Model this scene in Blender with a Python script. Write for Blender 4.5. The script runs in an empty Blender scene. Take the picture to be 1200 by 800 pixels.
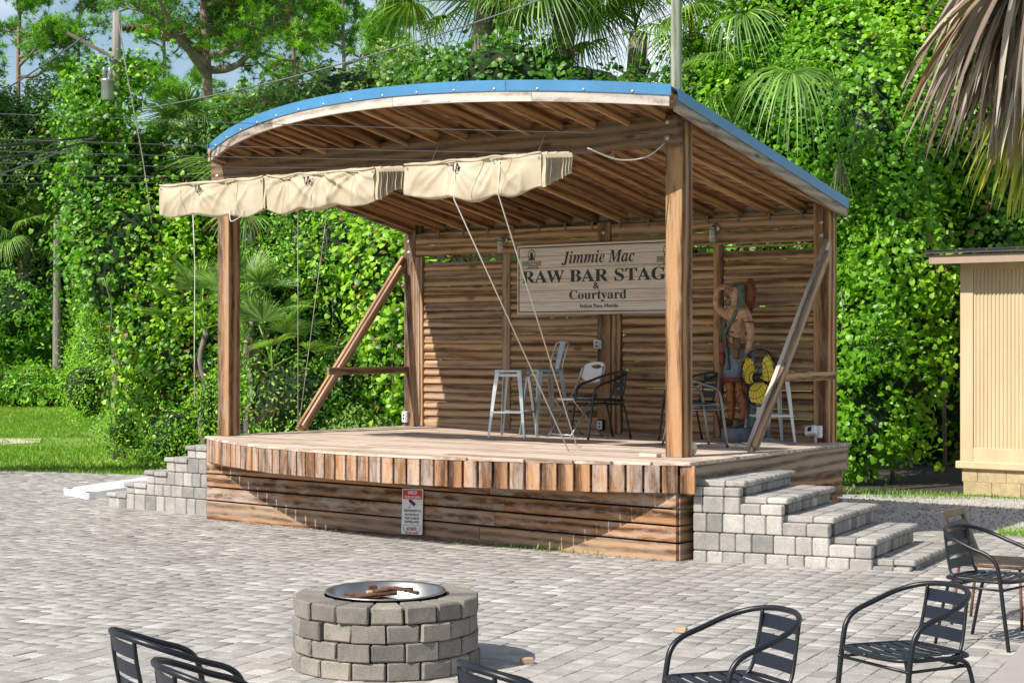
import bpy, bmesh, math, random
import numpy as np
from mathutils import Vector, Matrix, Euler
from mathutils import noise as mnoise
C = bpy.context.scene.collection
sc = bpy.context.scene
R = math.radians

# ------------------------------------------------------------------ camera
CAMZ = 1.95
cam = bpy.data.cameras.new("camera")
cam.sensor_width = 36
cam.lens = 2105.9 / 1200 * 36
cam.shift_y = 1.3 / 1200
cam.clip_start = 0.1
cam.clip_end = 2000
camo = bpy.data.objects.new("camera", cam)
C.objects.link(camo)
camo.location = (0, 0, CAMZ)
camo.rotation_euler = (R(90), 0, 0)
sc.camera = camo

# ------------------------------------------------------------------ light
SUN_D = Vector((.831, .679, -1.0)).normalized()      # the way the light travels
elev = math.asin(-SUN_D.z)
world = bpy.data.worlds.new("World")
sc.world = world
world.use_nodes = True
wn = world.node_tree
wn.nodes.clear()
sky = wn.nodes.new("ShaderNodeTexSky")
sky.sky_type = 'NISHITA'
sky.sun_disc = False
sky.sun_elevation = elev
sky.sun_rotation = math.atan2(-SUN_D.x, -SUN_D.y)
sky.air_density = 1.0
sky.dust_density = 0.6
bg = wn.nodes.new("ShaderNodeBackground")
bg.inputs[1].default_value = 0.105
wo = wn.nodes.new("ShaderNodeOutputWorld")
# soft white clouds over the whole sky
tc = wn.nodes.new("ShaderNodeTexCoord")
cn = wn.nodes.new("ShaderNodeTexNoise"); cn.inputs['Scale'].default_value = 5; cn.inputs['Detail'].default_value = 6
cr = wn.nodes.new("ShaderNodeValToRGB")
cr.color_ramp.elements[0].position = .50; cr.color_ramp.elements[1].position = .72
mx = wn.nodes.new("ShaderNodeMixRGB"); mx.inputs[2].default_value = (9.5, 9.7, 10.2, 1)
wn.links.new(tc.outputs['Generated'], cn.inputs['Vector'])
wn.links.new(cn.outputs['Fac'], cr.inputs[0])
wn.links.new(cr.outputs[0], mx.inputs[0])
wn.links.new(sky.outputs[0], mx.inputs[1])
wn.links.new(mx.outputs[0], bg.inputs[0])
wn.links.new(bg.outputs[0], wo.inputs[0])
sl = bpy.data.lights.new("sun", 'SUN')
sl.energy = 5.0
sl.angle = R(0.5)
sl.color = (1, .95, .87)
so = bpy.data.objects.new("sun", sl)
C.objects.link(so)
so.rotation_euler = SUN_D.to_track_quat('-Z', 'Y').to_euler()
so.location = (-20, -10, 30)
sc.view_settings.view_transform = 'Standard'
sc.view_settings.look = 'None'
sc.view_settings.exposure = 0.34
sc.view_settings.gamma = 1
sc.cycles.max_bounces = 6
sc.cycles.transparent_max_bounces = 8

rng = np.random.default_rng(7)
random.seed(7)

# ------------------------------------------------------------------ materials
def mat(name):
    m = bpy.data.materials.new(name); m.use_nodes = True
    nt = m.node_tree; b = nt.nodes['Principled BSDF']
    return m, nt, b
def nd(nt, t, **kw):
    n = nt.nodes.new(t)
    for k, v in kw.items():
        if k in n.inputs: n.inputs[k].default_value = v
        else: setattr(n, k, v)
    return n
def ramp(nt, src, stops):
    r = nt.nodes.new("ShaderNodeValToRGB")
    e = r.color_ramp.elements
    while len(e) > 1: e.remove(e[-1])
    e[0].position = stops[0][0]; e[0].color = (*stops[0][1], 1)
    for p, c in stops[1:]:
        x = e.new(p); x.color = (*c, 1)
    nt.links.new(src, r.inputs[0])
    return r.outputs[0]
def mathn(nt, op, a, b=None):
    n = nt.nodes.new("ShaderNodeMath"); n.operation = op
    for i, x in enumerate((a, b)):
        if x is None: continue
        if isinstance(x, (int, float)): n.inputs[i].default_value = x
        else: nt.links.new(x, n.inputs[i])
    return n.outputs[0]
def mixc(nt, f, a, b, mode='MIX'):
    n = nt.nodes.new("ShaderNodeMixRGB"); n.blend_type = mode
    for i, x in enumerate((f, a, b)):
        if isinstance(x, (int, float)): n.inputs[i].default_value = x
        elif isinstance(x, tuple): n.inputs[i].default_value = (*x, 1)
        else: nt.links.new(x, n.inputs[i])
    return n.outputs[0]
def bump(nt, b, h, strength=.3, dist=.01):
    n = nt.nodes.new("ShaderNodeBump"); n.inputs['Strength'].default_value = strength; n.inputs['Distance'].default_value = dist
    nt.links.new(h, n.inputs['Height']); nt.links.new(n.outputs[0], b.inputs['Normal'])
def objcoord(nt, scale=(1, 1, 1), rand=True):
    t = nt.nodes.new("ShaderNodeTexCoord")
    mp = nt.nodes.new("ShaderNodeMapping"); mp.inputs['Scale'].default_value = scale
    nt.links.new(t.outputs['Object'], mp.inputs['Vector'])
    if rand:
        oi = nt.nodes.new("ShaderNodeObjectInfo")
        cb = nt.nodes.new("ShaderNodeCombineXYZ")
        for i, k in enumerate((31.7, 17.3, 53.1)):
            nt.links.new(mathn(nt, 'MULTIPLY', oi.outputs['Random'], k), cb.inputs[i])
        nt.links.new(cb.outputs[0], mp.inputs['Location'])
    return mp.outputs[0]
def noise(nt, vec, scale, detail=4, rough=.55, dist=0.):
    n = nt.nodes.new("ShaderNodeTexNoise")
    n.inputs['Scale'].default_value = scale; n.inputs['Detail'].default_value = detail
    n.inputs['Roughness'].default_value = rough; n.inputs['Distortion'].default_value = dist
    nt.links.new(vec, n.inputs['Vector'])
    return n.outputs['Fac']
def rnd_of(nt):
    oi = nt.nodes.new("ShaderNodeObjectInfo")
    at = nt.nodes.new("ShaderNodeAttribute"); at.attribute_name = 'rnd'
    return mathn(nt, 'FRACT', mathn(nt, 'ADD', oi.outputs['Random'], at.outputs['Fac']))

def wood(name, dark, mid, light, grey, greyamt=.35, rings=True, even=0.):
    """planks: grain runs along local X"""
    m, nt, b = mat(name)
    v = objcoord(nt, (.12, 1, 1))
    w = nt.nodes.new("ShaderNodeTexWave"); w.wave_type = 'RINGS'; w.rings_direction = 'X'
    w.inputs['Scale'].default_value = 3.4; w.inputs['Distortion'].default_value = 7
    w.inputs['Detail'].default_value = 3; w.inputs['Detail Scale'].default_value = .8
    nt.links.new(v, w.inputs['Vector'])
    vf = objcoord(nt, (2.0, 48, 48))
    f = noise(nt, vf, 1.6, 5, .65)
    vb = objcoord(nt, (2.2, 9, 9))
    bl = noise(nt, vb, 1.6, 5, .65, .5)
    blo = noise(nt, objcoord(nt, (.5, 5, 5)), 1.1, 3, .6, .6)
    f2 = noise(nt, objcoord(nt, (2.5, 140, 140)), 1.5, 3, .6)
    g = mathn(nt, 'ADD', mathn(nt, 'ADD', mathn(nt, 'MULTIPLY', w.outputs['Fac'], .26), mathn(nt, 'MULTIPLY', f, .50)), mathn(nt, 'ADD', mathn(nt, 'MULTIPLY', blo, .14), mathn(nt, 'MULTIPLY', f2, .20)))
    col = ramp(nt, g, [(.42, dark), (.53, mid), (.66, light)])
    r = rnd_of(nt)
    tone = ramp(nt, r, [(0, (.55, .50, .46)), (.35, (.80, .74, .68)), (.7, (.95, .88, .80)), (1, (1.15, 1.1, 1.05))])
    col = mixc(nt, 1. - even, col, tone, 'MULTIPLY')
    gm = ramp(nt, mathn(nt, 'ADD', bl, mathn(nt, 'MULTIPLY', mathn(nt, 'FRACT', mathn(nt, 'MULTIPLY', r, 7.3)), .25)),
              [(.52, (0, 0, 0)), (.78, (1, 1, 1))])
    col = mixc(nt, mathn(nt, 'MULTIPLY', gm, greyamt), col, grey)
    # knots
    vo = nt.nodes.new("ShaderNodeTexVoronoi"); vo.inputs['Scale'].default_value = 1.0
    nt.links.new(objcoord(nt, (1.6, 5, 5)), vo.inputs['Vector'])
    kn = ramp(nt, vo.outputs['Distance'], [(.05, (1, 1, 1)), (.16, (0, 0, 0))])
    col = mixc(nt, mathn(nt, 'MULTIPLY', kn, .75), col, tuple(x * .35 for x in dark))
    nt.links.new(col, b.inputs['Base Color'])
    b.inputs['Roughness'].default_value = .8
    bump(nt, b, g, .45, .004)
    return m

M = {}
M['pine'] = wood('weathered_pine', (.08, .034, .012), (.26, .135, .058), (.46, .28, .145), (.42, .34, .27), .45)
M['pine_warm'] = wood('warm_pine', (.065, .024, .008), (.23, .105, .042), (.44, .235, .11), (.50, .42, .36), .62)
M['pine_roof'] = wood('roof_pine', (.13, .055, .02), (.37, .195, .088), (.56, .35, .185), (.40, .28, .18), .2)
M['pine_wall'] = wood('wall_pine', (.11, .048, .018), (.31, .17, .08), (.50, .32, .175), (.42, .32, .25), .35, even=.4)
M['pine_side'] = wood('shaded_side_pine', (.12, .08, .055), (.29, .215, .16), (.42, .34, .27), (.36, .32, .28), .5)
M['pine_dark'] = wood('dark_beam_pine', (.055, .024, .010), (.19, .095, .042), (.32, .18, .09), (.30, .22, .16), .3)
M['pine_grey'] = wood('grey_pine', (.20, .155, .125), (.46, .39, .34), (.66, .59, .53), (.60, .56, .52), .6)
M['deck_wood'] = wood('deck_wood', (.34, .25, .18), (.55, .43, .33), (.72, .60, .50), (.62, .55, .49), .6)
M['ply'] = wood('plywood', (.24, .13, .075), (.42, .26, .16), (.58, .39, .26), (.42, .26, .17), .2)

def flat(name, col, rough=.5, metal=0., bumpamt=0., var=.0, spec=None, nscale=8):
    m, nt, b = mat(name)
    if var or bumpamt:
        v = objcoord(nt)
        n = noise(nt, v, nscale, 6, .6)
        lo = tuple(c * (1 - var) for c in col); hi = tuple(min(1, c * (1 + var)) for c in col)
        nt.links.new(ramp(nt, n, [(.3, lo), (.7, hi)]), b.inputs['Base Color'])
        if bumpamt: bump(nt, b, noise(nt, v, nscale * 8, 4), bumpamt, .004)
    else:
        b.inputs['Base Color'].default_value = (*col, 1)
    b.inputs['Roughness'].default_value = rough
    b.inputs['Metallic'].default_value = metal
    return m
M['blue'] = flat('blue_metal', (.06, .22, .42), .4, .0, 0, .12, nscale=3)
M['black'] = flat('black_powdercoat', (.008, .009, .012), .38, 0, 0, .2)
M['slatblack'] = flat('dark_slat_metal', (.007, .011, .022), .42, 0., 0, .15)
M['chrome'] = flat('brushed_aluminium', (.55, .56, .58), .28, 1., 0, .1)
M['darkchrome'] = flat('dark_satin_metal', (.24, .245, .26), .3, 1., 0, .1)
M['steel'] = flat('stainless_steel', (.46, .44, .41), .36, 1., 0, .15)
M['galv'] = flat('galvanised_metal', (.46, .48, .50), .38, .8, 0, .25, nscale=4)
M['galvbolt'] = flat('bolt_metal', (.45, .45, .45), .45, .6)
M['tie'] = flat('dull_tie_metal', (.16, .155, .15), .6, .4)
M['whiteplastic'] = flat('white_plastic', (.72, .72, .74), .4, 0, 0, .04)
M['whitepaint'] = flat('white_paint', (.74, .75, .77), .4, 0, .1, .06)
M['creampaint'] = flat('cream_plastic', (.62, .60, .52), .5, 0, 0, .06)
M['yellow'] = flat('yellow_blade', (.78, .60, .03), .4, 0, 0, .05)
M['rope'] = flat('white_rope', (.62, .60, .54), .8)
M['wire'] = flat('steel_wire', (.17, .17, .17), .5, .3)
M['blackwire'] = flat('black_cable', (.02, .02, .022), .6)
M['rust'] = flat('rusty_steel', (.17, .08, .05), .85, .1, .3, .6, nscale=14)
M['oldbrown'] = flat('brown_resin', (.06, .045, .035), .5, 0, .1, .3)
M['ochre'] = flat('worn_ochre_edge', (.22, .13, .035), .5, 0, .1, .3)
M['glass'] = flat('lamp_glass', (.55, .50, .42), .15, 0)
M['concrete'] = flat('grey_concrete', (.22, .215, .21), .9, 0, .4, .25)
M['char'] = flat('charred_wood', (.10, .045, .025), .9, 0, .4, .6, nscale=20)
M['ash'] = flat('ash', (.10, .075, .06), .95, 0, .5, .5)
M['tabletop'] = flat('weathered_tabletop', (.40, .34, .31), .6, 0, .15, .12, nscale=3)
M['brownmetal'] = flat('brown_roof_metal', (.075, .055, .05), .45, .2, 0, .15)
M['trimtan'] = flat('tan_trim', (.36, .25, .185), .6, 0, .05, .06)
M['dirtywood'] = flat('offcut_wood', (.46, .32, .20), .8, 0, .2, .15)
M['letter'] = flat('black_lettering', (.012, .013, .016), .5)
M['red'] = flat('red_print', (.55, .012, .018), .45)
M['blueprint'] = flat('blue_print', (.05, .09, .38), .5)
M['signwhite'] = flat('sign_white', (.74, .74, .76), .4, 0, 0, .03)
M['shade_nail_black'] = flat('gap_shade_nail_black', (.012, .010, .009), 1.)  # near-black: shade behind the base board gaps as colour, also the nail heads
M['soil'] = flat('dark_soil', (.045, .032, .022), .95, 0, .5, .5, nscale=3)

def stone(name, lo, mid, hi, sat=None):
    m, nt, b = mat(name)
    v = objcoord(nt)
    n1 = noise(nt, v, 9, 6, .65); n2 = noise(nt, v, 90, 3, .6)
    r = rnd_of(nt)
    base = ramp(nt, r, [(0, lo), (.3, mid), (.62, mid), (.78, hi), (.9, tuple(x * .9 for x in mid)), (1, hi)])
    col = mixc(nt, 1., base, ramp(nt, n1, [(.25, (.72, .72, .73)), (.75, (1.18, 1.16, 1.12))]), 'MULTIPLY')
    col = mixc(nt, 1., col, ramp(nt, n2, [(.3, (.78, .78, .78)), (.7, (1.16, 1.16, 1.16))]), 'MULTIPLY')
    geo = nt.nodes.new("ShaderNodeNewGeometry")
    st = noise(nt, geo.outputs['Position'], .9, 6, .62, .5)
    col = mixc(nt, 1., col, ramp(nt, st, [(.32, (.80, .78, .75)), (.52, (1., 1., 1.)), (.72, (1.10, 1.08, 1.05))]), 'MULTIPLY')
    sp2 = noise(nt, geo.outputs['Position'], 6.5, 5, .7)
    col = mixc(nt, mathn(nt, 'MULTIPLY', ramp(nt, sp2, [(.60, (0, 0, 0)), (.72, (1, 1, 1))]), .45), col, tuple(x * .45 for x in lo))
    nt.links.new(col, b.inputs['Base Color'])
    b.inputs['Roughness'].default_value = .88
    bump(nt, b, n2, .35, .004)
    return m
M['paver'] = stone('paver_stone', (.30, .285, .265), (.39, .368, .342), (.53, .505, .47))
M['block'] = stone('wall_stone', (.22, .214, .204), (.34, .326, .305), (.49, .465, .43))
M['pitstone'] = stone('pit_stone', (.13, .12, .105), (.22, .20, .175), (.31, .28, .235))
M['cbase'] = stone('painted_block', (.40, .315, .18), (.46, .36, .205), (.50, .40, .235))

def leafmat(name, c0, c1, c2, trans=.35, rough=.42, tcol=1.3, brown=(.24, .14, .035)):
    m, nt, b = mat(name)
    r = rnd_of(nt)
    col = ramp(nt, r, [(0, brown), (.028, brown), (.034, c0), (.45, c1), (.85, c2), (1, tuple(min(1, x * 1.25) for x in c2))])
    nt.links.new(col, b.inputs['Base Color'])
    b.inputs['Roughness'].default_value = rough
    t = nt.nodes.new("ShaderNodeBsdfTranslucent")
    tcn = mixc(nt, 1., col, (1.25 * tcol, 1.35 * tcol, .5 * tcol), 'MULTIPLY')
    nt.links.new(tcn, t.inputs[0])
    ms = nt.nodes.new("ShaderNodeMixShader"); ms.inputs[0].default_value = trans
    o = nt.nodes['Material Output']
    nt.links.new(b.outputs[0], ms.inputs[1]); nt.links.new(t.outputs[0], ms.inputs[2])
    nt.links.new(ms.outputs[0], o.inputs[0])
    return m
M['vine'] = leafmat('vine_leaf', (0.040, 0.135, 0.0060), (0.134, 0.342, 0.0122), (0.317, 0.537, 0.0305))
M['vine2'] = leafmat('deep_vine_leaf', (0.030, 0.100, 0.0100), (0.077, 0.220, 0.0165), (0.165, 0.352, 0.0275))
M['shrub'] = leafmat('shrub_leaf', (0.050, 0.160, 0.0100), (0.144, 0.348, 0.0192), (0.288, 0.516, 0.0420))
M['weed'] = leafmat('weed_leaf', (0.070, 0.200, 0.0080), (0.161, 0.380, 0.0149), (0.276, 0.517, 0.0345))
M['oak'] = leafmat('oak_leaf', (0.040, 0.100, 0.0180), (0.115, 0.230, 0.0403), (0.230, 0.368, 0.0862), .3)
M['pineleaf'] = leafmat('pine_needle', (0.045, 0.140, 0.0080), (0.144, 0.348, 0.0144), (0.264, 0.504, 0.0300), .35)
M['palm'] = leafmat('palm_leaf', (0.055, 0.130, 0.0200), (0.143, 0.275, 0.0495), (0.286, 0.462, 0.0990), .3, .45)
M['palmyel'] = leafmat('yellowing_palm_leaf', (.18, .26, .02), (.28, .34, .03), (.36, .33, .05), .35, .35)
M['deadpalm'] = leafmat('dead_palm_leaf', (.15, .10, .07), (.27, .20, .155), (.42, .345, .29), .12, .6, .7)
M['grass'] = leafmat('grass_blade', (.10, .22, .012), (.18, .34, .02), (.30, .45, .05), .35)
M['core'] = flat('foliage_shade_core', (.012, .03, .006), 1., 0, 1., .7, nscale=9)  # near-black green: the shade between leaves put into the colour
M['bark'] = flat('pine_bark', (.24, .165, .125), .95, 0, .9, .4, nscale=6)
M['greybark'] = flat('grey_bark', (.20, .17, .145), .95, 0, .9, .35, nscale=6)
M['polewood'] = wood('pole_wood', (.11, .10, .08), (.21, .185, .155), (.31, .28, .24), (.24, .23, .21), .6)
M['polegreen'] = wood('treated_pole_wood', (.12, .15, .10), (.25, .29, .21), (.37, .41, .32), (.30, .36, .29), .6)

# ground, lawn, gravel
def groundmat(name, stops, scale, bscale, bstr=.5, patches=None):
    m, nt, b = mat(name)
    v = objcoord(nt, rand=False)
    n = noise(nt, v, scale, 8, .7)
    col = ramp(nt, n, stops)
    n2 = noise(nt, v, bscale, 4, .7)
    col = mixc(nt, 1., col, ramp(nt, n2, [(.3, (.65, .65, .65)), (.7, (1.3, 1.3, 1.3))]), 'MULTIPLY')
    if patches:
        n3 = noise(nt, v, patches[0], 4, .6)
        col = mixc(nt, ramp(nt, n3, [(patches[1], (0, 0, 0)), (patches[1] + .06, (1, 1, 1))]), col, patches[2])
    nt.links.new(col, b.inputs['Base Color']); b.inputs['Roughness'].default_value = .95
    bump(nt, b, n2, bstr, .02)
    return m
M['lawn'] = groundmat('lawn', [(.3, (.09, .19, .015)), (.7, (.24, .36, .05))], 1.8, 40, .5, (.30, .72, (.52, .46, .34)))
M['sandy'] = groundmat('sandy', [(.3, (.42, .37, .25)), (.7, (.60, .54, .42))], 1.2, 30, .4, (1.1, .52, (.2, .3, .05)))
M['gravel'] = groundmat('gravel', [(.3, (.42, .40, .37)), (.7, (.62, .59, .55))], 2, 70, .9)
M['sand'] = groundmat('joint_sand', [(.3, (.20, .175, .15)), (.7, (.32, .285, .25))], 3, 90, .5)

def make_canvas():
    m, nt, b = mat('cream_canvas')
    v = objcoord(nt)
    col = ramp(nt, noise(nt, v, 3, 5), [(.3, (.50, .405, .27)), (.7, (.66, .57, .43))])
    nt.links.new(col, b.inputs['Base Color']); b.inputs['Roughness'].default_value = .75
    t = nt.nodes.new("ShaderNodeBsdfTranslucent"); nt.links.new(col, t.inputs[0])
    ms = nt.nodes.new("ShaderNodeMixShader"); ms.inputs[0].default_value = .22
    nt.links.new(b.outputs[0], ms.inputs[1]); nt.links.new(t.outputs[0], ms.inputs[2])
    nt.links.new(ms.outputs[0], nt.nodes['Material Output'].inputs[0])
    return m
M['canvas'] = make_canvas()
def make_signboard():
    m, nt, b = mat('printed_sign_planks')
    v = objcoord(nt, (1, 1, 1), False)
    sp = nt.nodes.new("ShaderNodeSeparateXYZ"); nt.links.new(v, sp.inputs[0])
    f = noise(nt, objcoord(nt, (1.5, 40, 40), False), 1.5, 5, .65)
    col = ramp(nt, f, [(.3, (.44, .34, .28)), (.5, (.62, .52, .46)), (.75, (.76, .68, .63))])
    row = mathn(nt, 'FRACT', mathn(nt, 'MULTIPLY', sp.outputs[2], 7.2))
    ln = mathn(nt, 'LESS_THAN', row, .055)
    col = mixc(nt, mathn(nt, 'MULTIPLY', ln, .75), col, (.10, .07, .06))
    nt.links.new(col, b.inputs['Base Color']); b.inputs['Roughness'].default_value = .35
    return m
M['signboard'] = make_signboard()
def make_siding():
    m, nt, b = mat('painted_siding')
    v = objcoord(nt, (1, 1, .15), False)
    col = ramp(nt, noise(nt, v, 4, 6, .6), [(.3, (.50, .385, .225)), (.7, (.61, .475, .29))])
    nt.links.new(col, b.inputs['Base Color']); b.inputs['Roughness'].default_value = .6
    return m
M['siding'] = make_siding()

# ------------------------------------------------------------------ helpers
MW = {}
def tag(o, label=None, cat=None, group=None, kind=None):
    if label: o['label'] = label
    if cat: o['category'] = cat
    if group: o['group'] = group
    if kind: o['kind'] = kind
    return o
def empty(name, label, cat, loc=(0, 0, 0), rz=0., group=None, kind=None):
    o = bpy.data.objects.new(name, None); C.objects.link(o)
    o.empty_display_size = .1
    o.location = loc; o.rotation_euler = (0, 0, rz)
    MW[o] = Matrix.LocRotScale(Vector(loc), Euler((0, 0, rz)), None)
    return tag(o, label, cat, group, kind)
def put(name, me, parent=None, Mx=None):
    """link mesh me as object; Mx is its world matrix (or relative to the parent's frame when rel)"""
    o = bpy.data.objects.new(name, me); C.objects.link(o)
    Mx = Mx or Matrix.Identity(4)
    if parent is not None:
        o.parent = parent
        o.matrix_basis = MW[parent].inverted() @ Mx
    else:
        o.matrix_basis = Mx
    MW[o] = Mx
    return o
def putl(name, me, parent, Ml=None):
    return put(name, me, parent, MW[parent] @ (Ml or Matrix.Identity(4)))
def copy_tree(o, parent=None, Mx=None):
    c = o.copy(); C.objects.link(c)
    if parent: c.parent = parent; MW[c] = MW[o]
    else:
        c.matrix_basis = Mx; MW[c] = Mx
    for ch in [x for x in MW if x.parent == o]:
        copy_tree(ch, c)
    return c
def mesh(name, verts, faces, m=None, smooth=False):
    me = bpy.data.meshes.new(name)
    me.from_pydata([tuple(v) for v in verts], [], faces)
    if m is not None: me.materials.append(m)
    if smooth: me.polygons.foreach_set('use_smooth', [True] * len(me.polygons))
    me.update()
    return me
def bulk(name, V, F, m, rnd=None, smooth=False):
    """V (n,3) array, F (k,3|4) array of one arity"""
    me = bpy.data.meshes.new(name)
    V = np.asarray(V, np.float32); F = np.asarray(F, np.int32)
    me.vertices.add(len(V)); me.vertices.foreach_set('co', V.ravel())
    k = F.shape[1]
    me.loops.add(F.size); me.loops.foreach_set('vertex_index', F.ravel())
    me.polygons.add(len(F)); me.polygons.foreach_set('loop_start', np.arange(0, F.size, k, dtype=np.int32))
    me.polygons.foreach_set('loop_total', np.full(len(F), k, np.int32))
    if smooth: me.polygons.foreach_set('use_smooth', np.ones(len(F), bool))
    if rnd is not None:
        a = me.attributes.new('rnd', 'FLOAT', 'POINT'); a.data.foreach_set('value', np.asarray(rnd, np.float32))
    me.materials.append(m)
    me.update(calc_edges=True)
    return me
class MB:
    def __init__(s): s.v = []; s.f = []
    def add(s, verts, faces):
        n = len(s.v); s.v += [tuple(v) for v in verts]; s.f += [tuple(i + n for i in f) for f in faces]
        return s
    def box(s, c, d, Mx=None, ch=0.):
        v, f = cbox_data(d[0], d[1], d[2], ch)
        Mx = Mx or Matrix.Identity(4)
        s.add([Mx @ (Vector(p) + Vector(c)) for p in v], f); return s
    def tube(s, pts, rad, n=8, caps=True):
        v, f = tube_data(pts, rad, n, caps); return s.add(v, f)
    def lathe(s, prof, n=24, Mx=None, a0=0, a1=2 * math.pi):
        Mx = Mx or Matrix.Identity(4)
        vs = []; fs = []
        k = len(prof)
        for i in range(n):
            a = 2 * math.pi * i / n
            for r, z in prof: vs.append(Mx @ Vector((r * math.cos(a), r * math.sin(a), z)))
        for i in range(n):
            j = (i + 1) % n
            for q in range(k - 1): fs.append((i * k + q, j * k + q, j * k + q + 1, i * k + q + 1))
        s.add(vs, fs); return s
    def done(s, name, m, smooth=False): return mesh(name, s.v, s.f, m, smooth)
def cbox_data(dx, dy, dz, c=0.):
    x, y, z = dx / 2, dy / 2, dz / 2
    if c <= 0:
        v = [(a * x, b * y, d * z) for a in (-1, 1) for b in (-1, 1) for d in (-1, 1)]
        f = [(0, 1, 3, 2), (4, 6, 7, 5), (0, 4, 5, 1), (2, 3, 7, 6), (0, 2, 6, 4), (1, 5, 7, 3)]
        return v, f
    c = min(c, x * .45, y * .45, z * .45)
    v = []; idx = {}
    for a in (-1, 1):
        for b in (-1, 1):
            for d in (-1, 1):
                for k, p in enumerate(((a * x, b * (y - c), d * (z - c)), (a * (x - c), b * y, d * (z - c)), (a * (x - c), b * (y - c), d * z))):
                    idx[a, b, d, k] = len(v); v.append(p)
    f = []
    def q(l, n):
        p = [Vector(v[i]) for i in l]
        nn = (p[1] - p[0]).cross(p[2] - p[0])
        f.append(tuple(l) if nn.dot(Vector(n)) > 0 else tuple(reversed(l)))
    for s in (-1, 1):
        q([idx[s, -1, -1, 0], idx[s, 1, -1, 0], idx[s, 1, 1, 0], idx[s, -1, 1, 0]], (s, 0, 0))
        q([idx[-1, s, -1, 1], idx[1, s, -1, 1], idx[1, s, 1, 1], idx[-1, s, 1, 1]], (0, s, 0))
        q([idx[-1, -1, s, 2], idx[1, -1, s, 2], idx[1, 1, s, 2], idx[-1, 1, s, 2]], (0, 0, s))
        for t in (-1, 1):
            q([idx[s, t, -1, 0], idx[s, t, 1, 0], idx[s, t, 1, 1], idx[s, t, -1, 1]], (s, t, 0))
            q([idx[s, -1, t, 0], idx[s, 1, t, 0], idx[s, 1, t, 2], idx[s, -1, t, 2]], (s, 0, t))
            q([idx[-1, s, t, 1], idx[1, s, t, 1], idx[1, s, t, 2], idx[-1, s, t, 2]], (0, s, t))
            for w in (-1, 1):
                q([idx[s, t, w, 0], idx[s, t, w, 1], idx[s, t, w, 2]], (s, t, w))
    return v, f
_bc = {}
def cbox(dx, dy, dz, m, c=.004):
    key = (round(dx, 4), round(dy, 4), round(dz, 4), m.name, c)
    if key not in _bc:
        v, f = cbox_data(dx, dy, dz, c)
        _bc[key] = mesh('board', v, f, m)
    return _bc[key]
def tube_data(pts, rad, n=8, caps=True):
    pts = [Vector(p) for p in pts]
    if not hasattr(rad, '__len__'): rad = [rad] * len(pts)
    vs = []; fs = []
    t0 = (pts[1] - pts[0]).normalized()
    up = Vector((0, 0, 1)) if abs(t0.z) < .9 else Vector((0, 1, 0))
    nrm = t0.cross(up).normalized()
    for i, p in enumerate(pts):
        t = (pts[min(i + 1, len(pts) - 1)] - pts[max(i - 1, 0)]).normalized()
        nrm = (nrm - t * nrm.dot(t)).normalized(); bi = t.cross(nrm)
        for k in range(n):
            a = 2 * math.pi * k / n
            vs.append(p + (nrm * math.cos(a) + bi * math.sin(a)) * rad[i])
    for i in range(len(pts) - 1):
        for k in range(n):
            k2 = (k + 1) % n
            fs.append((i * n + k, i * n + k2, (i + 1) * n + k2, (i + 1) * n + k))
    if caps:
        fs.append(tuple(range(n - 1, -1, -1))); fs.append(tuple((len(pts) - 1) * n + k for k in range(n)))
    return vs, fs
def smooth_path(pts, k=6):
    pts = [Vector(p) for p in pts]; out = []
    for i in range(len(pts) - 1):
        p0 = pts[max(i - 1, 0)]; p1 = pts[i]; p2 = pts[i + 1]; p3 = pts[min(i + 2, len(pts) - 1)]
        for j in range(k):
            t = j / k
            out.append(.5 * ((2 * p1) + (p2 - p0) * t + (2 * p0 - 5 * p1 + 4 * p2 - p3) * t * t + (3 * p1 - p0 - 3 * p2 + p3) * t ** 3))
    out.append(pts[-1]); return out
def tubemesh(pts, rad, m, n=8, name='tube'):
    v, f = tube_data(pts, rad, n); return mesh(name, v, f, m, True)
def frameM(A, B, up=Vector((0, 0, 1))):
    A = Vector(A); B = Vector(B)
    x = (B - A).normalized(); up = Vector(up)
    y = up.cross(x).normalized(); z = x.cross(y)
    mm = Matrix((x, y, z)).transposed().to_4x4(); mm.translation = (A + B) / 2
    return mm
def beam(name, A, B, w, h, m, parent, up=(0, 0, 1), c=.004):
    """board from A to B, w across, h along up"""
    L = (Vector(B) - Vector(A)).length
    return put(name, cbox(L, w, h, m, c), parent, frameM(A, B, up))
def prism(name, poly, z0, z1, m, parent=None, rel=None):
    """vertical prism over a polygon given as world xy; local origin at its middle"""
    n = len(poly)
    cx = sum(p[0] for p in poly) / n; cy = sum(p[1] for p in poly) / n
    v = [(p[0] - cx, p[1] - cy, z0) for p in poly] + [(p[0] - cx, p[1] - cy, z1) for p in poly]
    f = [tuple(range(n - 1, -1, -1)), tuple(range(n, 2 * n))] + [(i, (i + 1) % n, n + (i + 1) % n, n + i) for i in range(n)]
    me = mesh(name, v, f, m)
    return put(name, me, parent, Matrix.Translation((cx, cy, 0)))
def zone(x):  # gentle fall of the yard beyond the stage front
    return -.06 * min(1., max(0., (x - 15.8) / 4.7))

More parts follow.
